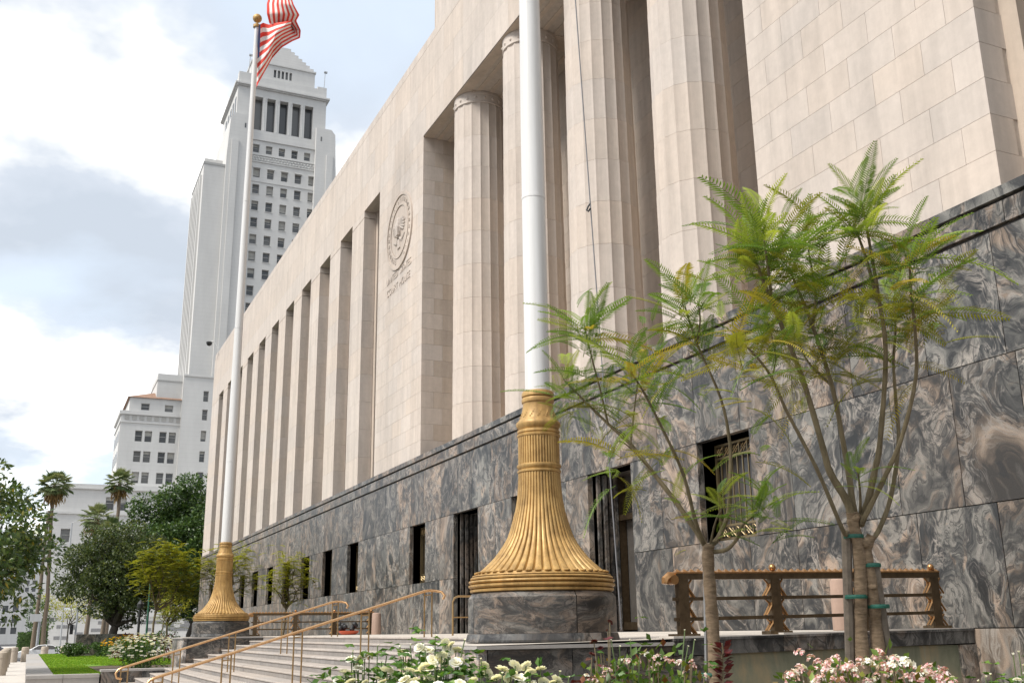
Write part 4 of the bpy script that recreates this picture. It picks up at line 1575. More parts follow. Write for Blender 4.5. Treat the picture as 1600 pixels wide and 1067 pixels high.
def plain_tree(name, label, base, trunk_top, tr, crown_c, crown_r, nclump, cr, leafmat, barkmat, per, ll, lw_, seed, nlimb=8, group=None, fn=None, shell=.5, cat="tree"):
    rs = np.random.RandomState(seed)
    t = thing(name, label, cat, base, group)
    cl_ = crown_clumps(rs, crown_c, crown_r, nclump, cr[0], cr[1], shell, fn)
    tk = MB()
    pth = limb_path(base, trunk_top, rs, 6, .03)
    tk.tube(pth, [tr * (1.25 if k == 0 else 1 - .06 * k) for k in range(7)], 12)
    tro = tk.build("trunk", barkmat, t, True)
    for k in range(nlimb):
        c = cl_[rs.randint(len(cl_))][0]
        MB().tube(limb_path(trunk_top, np.array(trunk_top) + (np.array(c) - np.array(trunk_top)) * .85, rs, 5, .05), [tr * .6, tr * .5, tr * .38, tr * .27, tr * .18, tr * .08], 7).build("limb", barkmat, tro, True)
    P, D, N, L, Wd = clump_crown(rs, cl_, per, ll, lw_)
    me = leaf_mesh("crown", P, D, N, L, Wd, leafmat, BASE[t])
    link("crown", me, t)
    return t


# ================================================================ far trees and palms
plain_tree("magnolia_tree", "leafy magnolia at the left edge with glossy dark leaves and a few yellow ones", (-47, -16.6, GZ), (-47, -16.5, 1.4), .28, (-46.5, -16.2, 3.8), (4.6, 3.2, 3.3), 105, (.5, .9),
           "magnolia_leaf", "bark_dark", 290, .26, .058, 3, 10, None, lambda p: p[2] < 6.2 - 1.6 * (p[1] + 15))
plain_tree("round_tree", "round dark green tree with forked black trunk behind the lawn", (-85, -8.15, GZ), (-85, -8.05, .9), .42, (-85, -8.15, 4.6), (3.6, 4.1, 3.6), 160, (.5, .95),
           "round_tree_leaf", "bark_dark", 470, .22, .062, 4, 12, None, None, .35)
plain_tree("ficus_tree", "tall dense dark green tree against the end of the courthouse", (-113, 1.2, GZ), (-113, 1.2, 4.5), .5, (-113, .9, 8.6), (6.0, 7.9, 7.4), 250, (.8, 1.5),
           "ficus_leaf", "bark_dark", 210, .34, .085, 5, 8, None, lambda p: p[2] < 16.6 - max(0, (-1.0 - p[1])) * 0.85, .45)
plain_tree("small_pale_tree", "small pale green street tree in front of the tower building wall", (-150, -9.3, GZ), (-150, -9.2, 1.6), .12, (-150, -8.6, 4.2), (3.4, 4.6, 2.0), 60, (.4, .8),
           "jacaranda_leaf", "bark_dark", 90, .30, .06, 6, 7, "small street trees far behind the lawn")
plain_tree("sapling", "thin sapling with sparse pale leaves behind the white rose bush", (-100, -3.0, GZ), (-100, -2.9, 1.6), .07, (-100, -2.6, 3.0), (1.3, 1.7, 1.1), 26, (.25, .5),
           "jacaranda_leaf", "bark_branch", 130, .22, .045, 7, 6, "small street trees far behind the lawn")
plain_tree("street_tree", "dark clipped street tree at the far left behind the bollards", (-140, -13.2, GZ), (-140, -13.2, 1.0), .2, (-140, -13.0, 2.6), (1.6, 1.7, 2.2), 34, (.4, .7),
           "ficus_leaf", "bark_dark", 130, .28, .07, 8, 4)
plain_tree("conifer_shrub", "dark green shrub growing in front of the pale wall with grey stones", (-90, -3.9, GZ), (-90, -3.9, -.6), .06, (-90, -3.9, .05), (.9, 1.3, .8), 22, (.25, .4),
           "ficus_leaf", "bark_dark", 240, .2, .04, 9, 4, None, None, .2, "shrub")

# yellow-green jacarandas by the far flagpole
def far_jacaranda(name, label, base, top, crown_c, crown_r, n, seed, group="yellow green jacarandas by the far flagpole"):
    rs = np.random.RandomState(seed)
    t = thing(name, label, "tree", base, group)
    tk = MB().tube(limb_path(base, top, rs, 4, .02), [.06, .055, .05, .05, .045], 8)
    tro = tk.build("trunk", "bark_branch", t, True)
    tips = []
    for k in range(9):
        d = unit(rs.normal(size=3)) * np.array(crown_r)
        tip = np.array(crown_c) + d * .75
        tip[2] = max(tip[2], top[2] + .4)
        tips.append(tip)
        MB().tube(limb_path(top, tip, rs, 5, .06), [.035, .032, .028, .022, .016, .008], 6).build("limb", "bark_branch", tro, True)
    P, D, N, L, Wd = [], [], [], [], []
    for k in range(n):
        d = unit(rs.normal(size=3))
        c = np.array(crown_c) + d * np.array(crown_r) * rs.uniform(.25, 1.0)
        if rs.rand() < .5:
            c = tips[rs.randint(len(tips))] + rs.normal(size=3) * .3
        dr = unit(np.array([rs.normal(), rs.normal(), rs.uniform(-.2, .5)]))
        ln = rs.uniform(.28, .5)
        side = unit(np.cross(dr, [0, 0, 1.0]))
        for q in range(9):
            f = q / 8
            o = c + dr * ln * f + np.array([0, 0, -.12 * f * f])
            for s in (-1, 1):
                P.append(o); D.append(unit(side * s + dr * .5 + np.array([0, 0, -.15]))); N.append(np.array([0, 0, 1.0])); L.append(.14 * (1.1 - .55 * f)); Wd.append(.034)
    me = leaf_mesh("crown", np.array(P), np.array(D), np.array(N), np.array(L), np.array(Wd), "jacaranda_leaf", BASE[t])
    link("crown", me, t)


far_jacaranda("jacaranda_tree", "yellow green feathery tree left of the far golden flagpole base", (-52.5, -8.7, -1.2), (-52.5, -8.6, 1.2), (-52.5, -8.05, 2.95), (1.9, 2.0, 1.5), 900, 21)
far_jacaranda("jacaranda_tree", "feathery yellow green tree right behind the far golden flagpole base", (-53.0, -5.5, -1.2), (-53.0, -5.5, 1.5), (-53.0, -5.2, 3.1), (1.6, 1.6, 1.6), 520, 22)
far_jacaranda("jacaranda_tree", "thin feathery tree overlapping the row of narrow windows", (-50.5, -3.0, -1.2), (-50.5, -2.9, 1.2), (-50.5, -2.75, 2.7), (1.3, 1.15, 1.4), 360, 23)
far_jacaranda("jacaranda_tree", "low pale feathery tree between black post and far flagpole base", (-60, -7.2, -1.2), (-60, -7.2, .6), (-60, -7.1, 1.4), (1.0, .9, .9), 150, 24)

# fan palms
def fan_frond(seed):
    rs = np.random.RandomState(seed)
    v, f = [], []
    n = 15
    for k in range(n):
        a = radians(-78 + 156 * k / (n - 1))
        ln = 1.0 * (1 - .25 * abs(k - (n - 1) / 2) / (n / 2)) * rs.uniform(.9, 1.05)
        d = np.array([cos(a), sin(a), 0]); s = np.array([-sin(a), cos(a), 0])
        i = len(v)
        z1_ = -.10 * ln; z2_ = -.28 * ln * rs.uniform(.5, 1.4)
        v += [(.9, 0, 0), tuple(np.array([.9, 0, 0]) + d * ln * .6 + s * .065 + [0, 0, z1_]), tuple(np.array([.9, 0, 0]) + d * ln * .95 + [0, 0, z2_]), tuple(np.array([.9, 0, 0]) + d * ln * .6 - s * .065 + [0, 0, z1_])]
        f += [(i, i + 1, i + 2), (i, i + 2, i + 3)]
    i = len(v)
    v += [(0, -.03, 0), (0, .03, 0), (.95, .02, 0), (.95, -.02, 0)]
    f += [(i, i + 1, i + 2, i + 3)]
    return v, f


FAN = []
for s_ in range(4):
    v_, f_ = fan_frond(s_)
    mb = MB(); mb.add(v_, f_)
    FAN.append(mb.mesh("palm_frond_mesh", "palm_frond"))


def palm(label, base, top, size, nf, seed, second=None):
    rs = np.random.RandomState(seed)
    t = thing("fan_palm", label, "palm tree", base, "fan palms in front of the tower building")
    pts = limb_path(base, top, rs, 6, .004)
    MB().tube(pts, [.30, .26, .22, .2, .2, .2, .22], 10).build("trunk", "bark_palm", t, True)
    if second is not None:
        MB().tube(limb_path(second, np.array(top) + np.array([0, -.3, -3.0]), rs, 6, .004), [.28, .24, .2, .2, .18, .18, .16], 10).build("trunk", "bark_palm", t, True)
    # skirt of dead fronds
    P = np.array([top]) + rs.normal(scale=(.35, .35, .3), size=(260, 3)) * size / 2 + np.array([0, 0, -.7 * size / 2])
    D = unit(rs.normal(scale=.35, size=(260, 3)) + np.array([0, 0, -1.0]))
    N = unit(rs.normal(size=(260, 3)))
    N = unit(N - D * (N * D).sum(1, keepdims=True))
    link("dead_frond_skirt", leaf_mesh("dead_frond_skirt", P, D, N, rs.uniform(.5, 1.1, 260) * size / 2, np.full(260, .07 * size / 2), "dry_leaf", BASE[t]), t)
    for k in range(nf):
        o = bpy.data.objects.new("frond", FAN[k % 4])
        COL.objects.link(o)
        o.parent = t
        az = k * 2.39996 + rs.uniform(-.2, .2)
        el = math.asin(max(-.75, min(.97, 1 - 1.65 * (k + .5) / nf)))
        o.location = Vector(top) - Vector(base)
        o.rotation_euler = (rs.uniform(-.4, .4), -el, az)
        s2 = size / 2 * rs.uniform(.85, 1.1)
        o.scale = (s2, s2, s2)


palm("tall fan palm with two trunks at the left against the sky", (-135, -12.2, GZ), (-135, -12.75, 17.6), 2.5, 44, 31, (-135, -13.3, GZ))
palm("tall fan palm in front of the pale wing, right of the other palms", (-135, -5.6, GZ), (-135, -5.45, 18.2), 2.3, 40, 32)
palm("shorter fan palm left of the tall right palm trunk", (-130, -7.9, GZ), (-130, -7.95, 13.3), 2.3, 38, 33)
palm("lowest fan palm tucked behind the round dark tree", (-128, -6.3, GZ), (-128, -6.3, 11.6), 2.1, 34, 34)
# ================================================================ lawn planter and street furniture
pl_ = thing("lawn_planter", "low grey stone planter edge around the bright green lawn", "planter", (-60, -13, GZ))
LZ = -1.20
XE0, XE1 = -41.2, -97.0
def strip(x0, x1, y0, y1, n, along):
    for k in range(n):
        if along == 'x':
            a, b = x0 + (x1 - x0) * k / n, x0 + (x1 - x0) * (k + 1) / n
            a, b = min(a, b), max(a, b)
            piece("coping_stone", pl_, a + .006, b - .006, y0, y1, LZ - .12, LZ, "coping_stone")
            piece("wall_stone", pl_, a + .006, b - .006, y0 + .03, y1 - .03, GZ, LZ - .125, "coping_stone")
        else:
            a, b = y0 + (y1 - y0) * k / n, y0 + (y1 - y0) * (k + 1) / n
            piece("coping_stone", pl_, x0, x1, a + .006, b - .006, LZ - .12, LZ, "coping_stone")
            piece("wall_stone", pl_, x0 + .03, x1 - .03, a + .006, b - .006, GZ, LZ - .125, "coping_stone")
strip(XE0 - .75, XE1, -13.9, -13.0, 16, 'x')
strip(XE0 - .75, XE0, -13.9, -11.5, 2, 'y')
LG = LZ - .06
lw_ = MB()
lw_.quad((XE0 - .7, -13.05, LG), (XE0 - .7, -.1, LG), (XE1, -.1, LG), (XE1, -13.05, LG))
tag(lw_.build("lawn_soil", "soil"), "brown planting soil under the lawn and bushes", "soil", None, "structure")
# the lawn: short blades
rs = np.random.RandomState(77)
n_ = 62000
gx = XE0 - .8 - (abs(XE0 - XE1) - 1.0) * rs.rand(n_) ** 1.5
gy = rs.uniform(-13.0, -6.2, n_)
keep = ~((gx > -58 + (gy + 11.2) * 3.0) & (gy > -11.35)) & ~((gx > -54) & (gy > -9.9))
P = np.stack([gx[keep], gy[keep], np.full(keep.sum(), LG)], 1)
k_ = len(P)
D = unit(rs.normal(scale=.35, size=(k_, 3)) + np.array([0, 0, 1.0]))
N = unit(np.cross(D, rs.normal(size=(k_, 3))))
far_ = np.clip((-P[:, 0] - 40) / 25, .7, 2.2)
go = link("lawn_grass", leaf_mesh("lawn_grass", P, D, N, rs.uniform(.05, .085, k_), .035 * far_, "grass", (0, 0, 0)))
tag(go, "short bright green grass of the planter lawn", "grass", None, "stuff")
tf = MB().quad((XE0 - .85, -13.0, LG + .012), (-52, -13.0, LG + .012), (-52, -11.45, LG + .012), (XE0 - .85, -11.45, LG + .012))
tf.quad((-52, -13.0, LG + .012), (XE1 + .5, -13.0, LG + .012), (XE1 + .5, -6.2, LG + .012), (-60, -6.2, LG + .012))
tag(tf.build("lawn", "grass"), "bright green mown lawn inside the grey planter edge", "lawn", None, "structure")


def bush(name, label, c, r, n, leafmat, ll, lw2, seed, cat="bush", group=None, stems=5, flowers=None):
    rs = np.random.RandomState(seed)
    t = thing(name, label, cat, (c[0], c[1], c[2] - r[2]), group)
    tk = MB()
    for k in range(stems):
        e = np.array(c) + unit(rs.normal(size=3)) * np.array(r) * .6
        tk.tube(limb_path((c[0] + rs.uniform(-.1, .1), c[1] + rs.uniform(-.1, .1), c[2] - r[2]), e, rs, 4, .05), [.025, .02, .016, .012, .006], 5)
    tk.build("stems", "stem_green", t)
    cl_ = crown_clumps(rs, c, r, max(8, int(n / 60)), min(r) * .22, min(r) * .4, .35)
    P, D, N, L, Wd = clump_crown(rs, cl_, 60 / (min(r) * .31) ** 2 * 1.0, ll, lw2)
    link("foliage", leaf_mesh("foliage", P, D, N, L, Wd, leafmat, BASE[t]), t)
    if flowers:
        fm, cnt, fr, zmin = flowers
        Pf, Df, Nf, Lf, Wf = [], [], [], [], []
        k = 0
        while k < cnt:
            d = unit(rs.normal(size=3))
            if d[2] < zmin: continue
            p = np.array(c) + d * np.array(r) * rs.uniform(.92, 1.10)
            k += 1
            for q in range(6):
                a = 2 * pi * q / 6
                Pf.append(p); Df.append(unit(np.array([cos(a), sin(a), .35]) + d * .3)); Nf.append(unit(d + np.array([0, 0, .5]))); Lf.append(fr); Wf.append(fr * .5)
        link("blossoms", leaf_mesh("blossoms", np.array(Pf), np.array(Df), np.array(Nf), np.array(Lf), np.array(Wf), fm, BASE[t]), t)
    return t


bush("white_rose_bush", "rounded bush thick with white roses at the far stair pier", (-47.3, -9.5, -.58), (1.6, 1.25, .72), 2600, "rose_leaf", .11, .028, 41, "rose bush", None, 8, ("petal_white", 270, .075, -.25))
bush("yellow_flower_bush", "bush with yellow orange flowers behind the far white roses", (-55, -9.6, -.45), (1.6, 1.15, .55), 1300, "rose_leaf", .11, .028, 42, "bush", None, 5, ("petal_yellow", 120, .07, .1))
for i, (x_, y_, w_, lm, lab) in enumerate(((-80, -10.9, 1.1, "hedge_leaf", "clipped green bush at the back of the lawn, left one"), (-79, -9.1, 1.2, "hedge_leaf", "clipped green bush at the back of the lawn, middle one"),
                                          (-76, -7.7, 1.1, "red_leaf", "reddish brown bush at the back of the lawn beside the white roses"))):
    bush("hedge_bush", lab, (x_, y_, -.72), (1.0, w_, .55), 1500, lm, .16, .05, 50 + i, "bush", "bushes at the back of the lawn", 4, ("petal_pink", 60, .06, .2) if lm == "red_leaf" else None)
bx = thing("granite_planter", "long dark granite planter box under the round dark tree", "planter", (-84, -8.8, GZ))
for k in range(3):
    piece("granite_slab", bx, -83.3, -83.15, -10.75 + k * 1.3 + .01, -9.45 + k * 1.3 - .01, GZ, .28, "granite_dark")
MB().box(-87, -83.3, -10.75, -6.85, GZ, .26).build("box_body", "granite_dark", bx)

for i, (x_, y_, lab) in enumerate(((-66, -15.15, "beige concrete bollard nearest on the pavement at the left edge"), (-74, -15.2, "second beige bollard from the front at the left edge"), (-84, -15.25, "third beige bollard in the row at the left edge"),
                                   (-94, -15.3, "fourth beige bollard in the row at the left edge"), (-101, -14.85, "beige bollard at the corner left of the white car"), (-101.5, -14.0, "beige bollard just left of the lawn planter corner"),
                                   (-103.5, -12.45, "beige bollard in front of the white car's door"), (-103.5, -10.9, "beige bollard in front of the white car's tail"))):
    b = MB().lathe([(.30, 0), (.30, 1.12), (.28, 1.2), (.22, 1.24)], (x_, y_, GZ + .001), 20)
    b.lathe([(.31, .9), (.315, .93), (.315, .98), (.31, 1.0)], (x_, y_, GZ), 20, None, False)
    tag(b.build("bollard", "concrete", None, True, wbase=(x_, y_, GZ)), lab, "bollard", "concrete bollards on the pavement")


def car(label, c, ang, paint, scale=1.0):
    """a saloon: nose towards local +x"""
    t = thing("car", label, "car", c)
    t.rotation_euler = (0, 0, ang)
    side = [(-2.3, .42), (-2.32, .75), (-2.2, .95), (-1.75, 1.02), (-1.0, 1.40), (-.35, 1.46), (.35, 1.42), (1.05, 1.02), (1.75, .93), (2.2, .78), (2.32, .55), (2.25, .35), (1.9, .28), (-1.95, .28)]
    b = MB()
    n = len(side)
    rows_ = []
    for y_, sc in ((-.86, 0), (-.80, 1), (.80, 1), (.86, 0)):
        for (x_, z_) in side:
            yy = y_
            if z_ > 1.1: yy = y_ * .78
            zz = z_ if sc else .28 + (z_ - .28) * .93
            xx = x_ * (1 if sc else .985)
            b.v.append((xx, yy, zz))
    for r in range(3):
        for k in range(n):
            b.f.append((r * n + k, r * n + (k + 1) % n, (r + 1) * n + (k + 1) % n, (r + 1) * n + k))
    b.f += [tuple(range(n - 1, -1, -1)), tuple(range(3 * n, 4 * n))]
    b.mi = [0] * len(b.f)
    me = b.mesh("body", paint, None, False)
    body_ = link("body", me, t)
    def loc(name, mb, mat, par=t, sm=False):
        o = link(name, mb.mesh(name, mat, None, sm), par)
        return o
    for s in (-1, 1):
        for (q, nm) in ((((-1.55, 1.03), (-.98, 1.36), (-.42, 1.41), (-.42, 1.02)), "window"), (((-.34, 1.02), (-.34, 1.41), (.30, 1.37), (.88, 1.03)), "window")):
            m_ = MB()
            vs = [(x_, s * (.868 if z_ < 1.1 else .675), z_) for x_, z_ in q] + [(x_, s * (.80 if z_ < 1.1 else .62), z_) for x_, z_ in q]
            m_.add(vs, [(0, 1, 2, 3), (7, 6, 5, 4), (0, 4, 5, 1), (1, 5, 6, 2), (2, 6, 7, 3), (3, 7, 4, 0)])
            loc(nm, m_, "dark_glass")
        for x_ in (-1.42, 1.42):
            m_ = MB(); m_.tube([(x_, s * .70, .32), (x_, s * .89, .32)], .33, 20)
            w = loc("wheel", m_, "tyre")
            m_ = MB(); m_.tube([(x_, s * .885, .32), (x_, s * .905, .32)], .21, 14)
            loc("rim", m_, "rim_metal", w)
        m_ = MB().box(2.12, 2.27, s * .75 - .13, s * .75 + .13, .60, .74); loc("headlight", m_, "lamp_clear")
        m_ = MB().box(-2.33, -2.2, s * .72 - .14, s * .72 + .14, .72, .88); loc("tail_lamp", m_, "lamp_red")
        m_ = MB().box(-.40, -.25, s * .87 - .01, s * .87 + .01, .84, .87); loc("door_handle", m_, "steel_grey")
        m_ = MB().box(.72, .88, s * .96 - .07, s * .96 + .07, 1.0, 1.12); loc("mirror", m_, paint)
    m_ = MB(); m_.add([(1.07, -.6, 1.04), (1.07, .6, 1.04), (.42, .52, 1.42), (.42, -.52, 1.42), (1.03, -.6, 1.02), (1.03, .6, 1.02), (.38, .52, 1.40), (.38, -.52, 1.40)], [(0, 1, 2, 3), (7, 6, 5, 4), (0, 4, 5, 1), (1, 5, 6, 2), (2, 6, 7, 3), (3, 7, 4, 0)])
    loc("windscreen", m_, "dark_glass")
    m_ = MB(); m_.add([(-1.73, -.6, 1.05), (-1.73, .6, 1.05), (-1.05, .52, 1.40), (-1.05, -.52, 1.40), (-1.69, -.6, 1.03), (-1.69, .6, 1.03), (-1.02, .52, 1.37), (-1.02, -.52, 1.37)], [(3, 2, 1, 0), (4, 5, 6, 7), (0, 1, 5, 4), (1, 2, 6, 5), (2, 3, 7, 6), (3, 0, 4, 7)])
    loc("rear_window", m_, "dark_glass")
    return t


car("white saloon car crossing the street beyond the lawn", (-116, -12.55, GZ - .128), -pi / 2, "car_white")
car("dark blue car partly cut off at the far left edge of the street", (-120, -17.6, GZ - .128), -pi / 2 + .1, "car_blue")


def pole_thing(name, label, x, y, h, r, mat, cat, extra=None, group=None, z0=None):
    z0 = GZ if z0 is None else z0
    t = thing(name, label, cat, (x, y, z0), group)
    MB().tube([(x, y, z0), (x, y, z0 + h * .1), (x, y, z0 + h)], [r * 1.15, r, r * .8], 10).build("pole", mat, t, True)
    MB().lathe([(r * 2.2, 0), (r * 2.2, .1), (r * 1.3, .18)], (x, y, z0), 12).build("base", mat, t)
    if extra: extra(t, x, y, z0 + h)
    return t


def signal_head(t, x, y, z):
    MB().box(x - .12, x + .16, y - .62, y - .28, z - 2.0, z - .95).build("signal_head", "black", t)
    MB().box(x - .05, x + .05, y - .3, y, z - 1.5, z - 1.4).build("bracket", "steel_grey", t)
    for k in range(3):
        MB().tube([(x + .16, y - .45, z - 1.15 - .33 * k), (x + .30, y - .45, z - 1.15 - .33 * k)], .12, 10).build("lens_hood", "black", t)


pole_thing("traffic_signal", "grey traffic signal pole with black signal head behind the white car", -126, -9.2, 5.2, .11, "steel_grey", "traffic signal", lambda t, x, y, z: signal_head(t, x, y, z - .9))
pole_thing("utility_pole", "pale grey street pole behind the bollards with a white sign box", -128, -12.9, 4.2, .16, "steel_grey", "pole",
           lambda t, x, y, z: MB().box(x - .1, x + .15, y - 1.0, y + .2, z - .5, z + .3).build("sign_box", "white_paint", t))
def lamp_arm(t, x, y, z):
    MB().tube([(x, y, z - .1), (x, y + .2, z + .15), (x, y + .5, z + .2)], .05, 6).build("lamp_arm", "steel_grey", t)
    MB().box(x - .18, x + .18, y + .3, y + 1.0, z + .14, z + .34).build("lamp_head", "white_paint", t)
pole_thing("street_lamp", "slim grey street lamp with white head in front of the pale podium", -160, -9.75, 17.6, .12, "steel_grey", "street lamp", lamp_arm)
pole_thing("green_post", "thin dark green post standing left of the far golden flagpole base", -57, -8.5, 3.9, .055, "green_paint", "post", None, None, -1.25)
def black_lantern(t, x, y, z):
    MB().lathe([(.06, -.05), (.16, 0), (.19, .25), (.10, .38), (.02, .48)], (x, y, z), 10).build("lantern", "black", t)
pole_thing("black_lamp_post", "short black lamp post between sapling and green post", -66, -8.1, 2.9, .085, "black", "lamp post", black_lantern, None, -1.25)
rp = thing("red_flower_trough", "low planting of red flowers beside the green post", "planting", (-62, -8.0, -1.2))
rs = np.random.RandomState(3)
P = np.stack([rs.uniform(-63, -61, 500), rs.uniform(-9.6, -6.6, 500), rs.uniform(-1.2, .15, 500)], 1)
D = unit(rs.normal(size=(500, 3)) + np.array([0, 0, .6])); N = unit(np.cross(D, rs.normal(size=(500, 3))))
link("flower_mass", leaf_mesh("flower_mass", P, D, N, np.full(500, .16), np.full(500, .05), "red_leaf", BASE[rp]), rp)

# security camera on the far corner of the courthouse
sc_ = thing("security_camera", "small white security camera on a bracket at the far courthouse corner", "camera", tuple(at(341, 545, 98.5)))
q = np.array(BASE[sc_])
p1 = at(333, 533, 98.5); p2 = at(327, 536, 98.5)
MB().tube([q, q + (p1 - q) * .6 + np.array([0, 0, .1]), p1, p2], .06, 6).build("bracket", "white_paint", sc_)
MB().lathe([(.05, .15), (.28, .1), (.28, -.05), (.2, -.2), (.05, -.28)], tuple(p2), 12).build("dome", "black", sc_, True)

# row of clipped hedges and distant buildings at the end of the street
for k, (x_, y0_, y1_, h) in enumerate(((-150, -15.0, -12.9, 2.6), (-148, -12.8, -11.7, 3.3))):
    rs = np.random.RandomState(90 + k)
    t = thing("hedge", ("lower clipped hedge" if k == 0 else "taller clipped hedge block") + " across the street at the far left", "hedge", (x_, (y0_ + y1_) / 2, GZ))
    n_ = 2600
    P = np.stack([rs.uniform(x_ - 1, x_ + 1, n_), rs.uniform(y0_, y1_, n_), rs.uniform(GZ, GZ + h, n_)], 1)
    D = unit(rs.normal(size=(n_, 3)) + np.array([.6, 0, .2])); N = unit(np.cross(D, rs.normal(size=(n_, 3))))
    link("foliage", leaf_mesh("foliage", P, D, N, np.full(n_, .28), np.full(n_, .08), "hedge_leaf", BASE[t]), t)
    MB().box(x_ - .9, x_ + .9, y0_ + .1, y1_ - .1, GZ, GZ + h - .15).build("inner_mass", "hedge_leaf", t)
for k, (x_, y_, w_, d_, h, lab) in enumerate(((-420, -27, 26, 40, 15, "pale distant building down the street at the left edge"), (-620, -18, 40, 40, 34, "grey distant building farther down the street"))):
    t = thing("distant_building", lab, "building", (x_, y_, GZ))
    m_ = MB()
    holes = [(y_ - w_ / 2 + 1.5 + 3.2 * c_, y_ - w_ / 2 + 3.3 + 3.2 * c_, 1.5 + 3.6 * r_, 3.6 + 3.6 * r_) for c_ in range(int((w_ - 3) / 3.2)) for r_ in range(int(h / 3.6) - 1)]
    wall_grid(m_, y_ - w_ / 2, y_ + w_ / 2, GZ, h, holes, fnX(x_ + d_ / 2), .5)
    m_.box(x_ - d_ / 2, x_ + d_ / 2 - .6, y_ - w_ / 2, y_ + w_ / 2, GZ, h)
    m_.build("wall", "city_podium", t)
    for a, b, c_, d2 in holes:
        MB().box(x_ + d_ / 2 - .6, x_ + d_ / 2 - .5, a, b, c_, d2).build("window", "city_glass", t)

# ================================================================ near planting bed
BZ = -1.45
bd = MB().box(XNI + .8, 8, -12.9, -8.8, GZ, BZ)
bd.box(XN + .06, 8, -8.8, -.06, GZ, BZ)
tag(bd.build("planting_bed", "soil"), "soil of the near planting bed below the terrace", "soil", None, "structure")
pe = thing("bed_edging", "low grey stone edging along the pavement side of the near planting bed", "kerb", (-4, -13.2, GZ))
for k in range(9):
    piece("coping_stone", pe, XNI + .1 + k * 2.6 + .006, XNI + .1 + (k + 1) * 2.6 - .006, -13.3, -12.9, GZ, BZ + .06, "coping_stone")

# ---- near feathery trees
def feather(seed, n=21, L=.48, droop=.5, pl=.085):
    """pinnate leaf along +x: thin stalk with pairs of narrow drooping leaflets"""
    rs = np.random.RandomState(seed)
    m_ = MB()
    pts, rad = [], []
    for k in range(8):
        f = k / 7
        pts.append((L * f, 0, .10 * L * f - droop * L * .5 * f ** 2.2)); rad.append(.0035 * (1 - .75 * f))
    m_.tube(pts, rad, 4)
    pts = np.array(pts)
    for k in range(n):
        f = .12 + .88 * (k + .5) / n
        i = min(6, int(f * 7)); t = f * 7 - i
        o = pts[i] * (1 - t) + pts[i + 1] * t
        dirx = unit(pts[i + 1] - pts[i])
        ln = pl * (sin(pi * min(1, f * .82 + .14)) ** .7) * rs.uniform(.9, 1.1)
        for s in (-1, 1):
            d = unit(dirx * (.45 + .35 * f) + np.array([0, s, 0]) * .9 + np.array([0, 0, .25]))
            w = unit(np.cross(d, [0, 0, 1.0])) * .0060
            a = o + d * ln * .5 + np.array([0, 0, .002]); b = o + d * ln + np.array([0, 0, -.22 * ln])
            m_.add([o - w * .3, o + w * .3, a + w, a - w, b], [(0, 1, 2, 3), (3, 2, 4)])
    return m_


FEA = [feather(1), feather(2, 23, .54, .8, .10), feather(3, 19, .44, .35, .09), feather(4, 22, .52, 1.1, .09), feather(5, 16, .34, .3, .07)]
FEA_ME = [f.mesh("feather_leaf", "frond_green") for f in FEA]


def add_leaf(tree, p, direction, roll, s, yellow, rs, mass=None):
    fi = rs.randint(5)
    d = Vector(direction).normalized()
    zx = Vector((0, 0, 1)) if abs(d.z) < .95 else Vector((0, 1, 0))
    y = zx.cross(d).normalized()
    z = d.cross(y)
    mt = Matrix((d, y, z)).transposed()
    mt = mt @ Matrix.Rotation(roll, 3, 'X')
    ml = Matrix.Translation(Vector(p) - Vector(BASE[tree])) @ mt.to_4x4() @ Matrix.Scale(s, 4)
    if mass is not None:
        mass.append((fi, np.array(ml), yellow))
        return
    o = bpy.data.objects.new("leaf", FEA_ME[fi])
    COL.objects.link(o)
    o.parent = tree
    o.matrix_local = ml
    if yellow:
        o.material_slots[0].link = 'OBJECT'
        o.material_slots[0].material = MATS["frond_yellow"]


def tuft(tree, p, n, rs, s=1.0, yel=0.0, up=.5, spread=.04, low=-.35, mass=None):
    for k in range(n):
        az = k * 2.39996 + rs.uniform(-.35, .35)
        f = (k + .5) / n
        el = (1.25 - (1.25 - low) * f) + rs.uniform(-.15, .15)
        el = el * .75 + up * .25
        d = (cos(az) * cos(el), sin(az) * cos(el), sin(el))
        q = np.array(p) + np.array([rs.normal() * spread * .5, rs.normal() * spread * .5, -.12 * f + rs.normal() * spread])
        add_leaf(tree, q, d, rs.uniform(-.4, .4), s * rs.uniform(.6, 1.0), rs.rand() < yel * (.4 + 1.2 * f), rs, mass)


FEA_V = [np.array(f.v) for f in FEA]


def leaf_mass(tree, mass):
    """the leaves past the first few hundred, joined"""
    vs, fs_, mi, k = [], [], [], 0
    for fi, ml, yel in mass:
        v = FEA_V[fi] @ ml[:3, :3].T + ml[:3, 3]
        vs.append(v)
        fs_ += [tuple(i + k for i in f) for f in FEA[fi].f]
        mi += [1 if yel else 0] * len(FEA[fi].f)
        k += len(v)
    me = bpy.data.meshes.new("leaf_mass")
    me.from_pydata(np.vstack(vs).tolist(), [], fs_)
    me.materials.append(MATS["frond_green"]); me.materials.append(MATS["frond_yellow"])
    me.polygons.foreach_set("material_index", mi)
    me.update()
    o = link("leaf_mass", me, tree)
    o["kind"] = "stuff"


def pxpath(pts, depths):
    """branch given through photo pixels at real distances"""
    k = len(pts)
    return [at(p[0], p[1], depths[0] + (depths[1] - depths[0]) * i / (k - 1)) for i, p in enumerate(pts)]


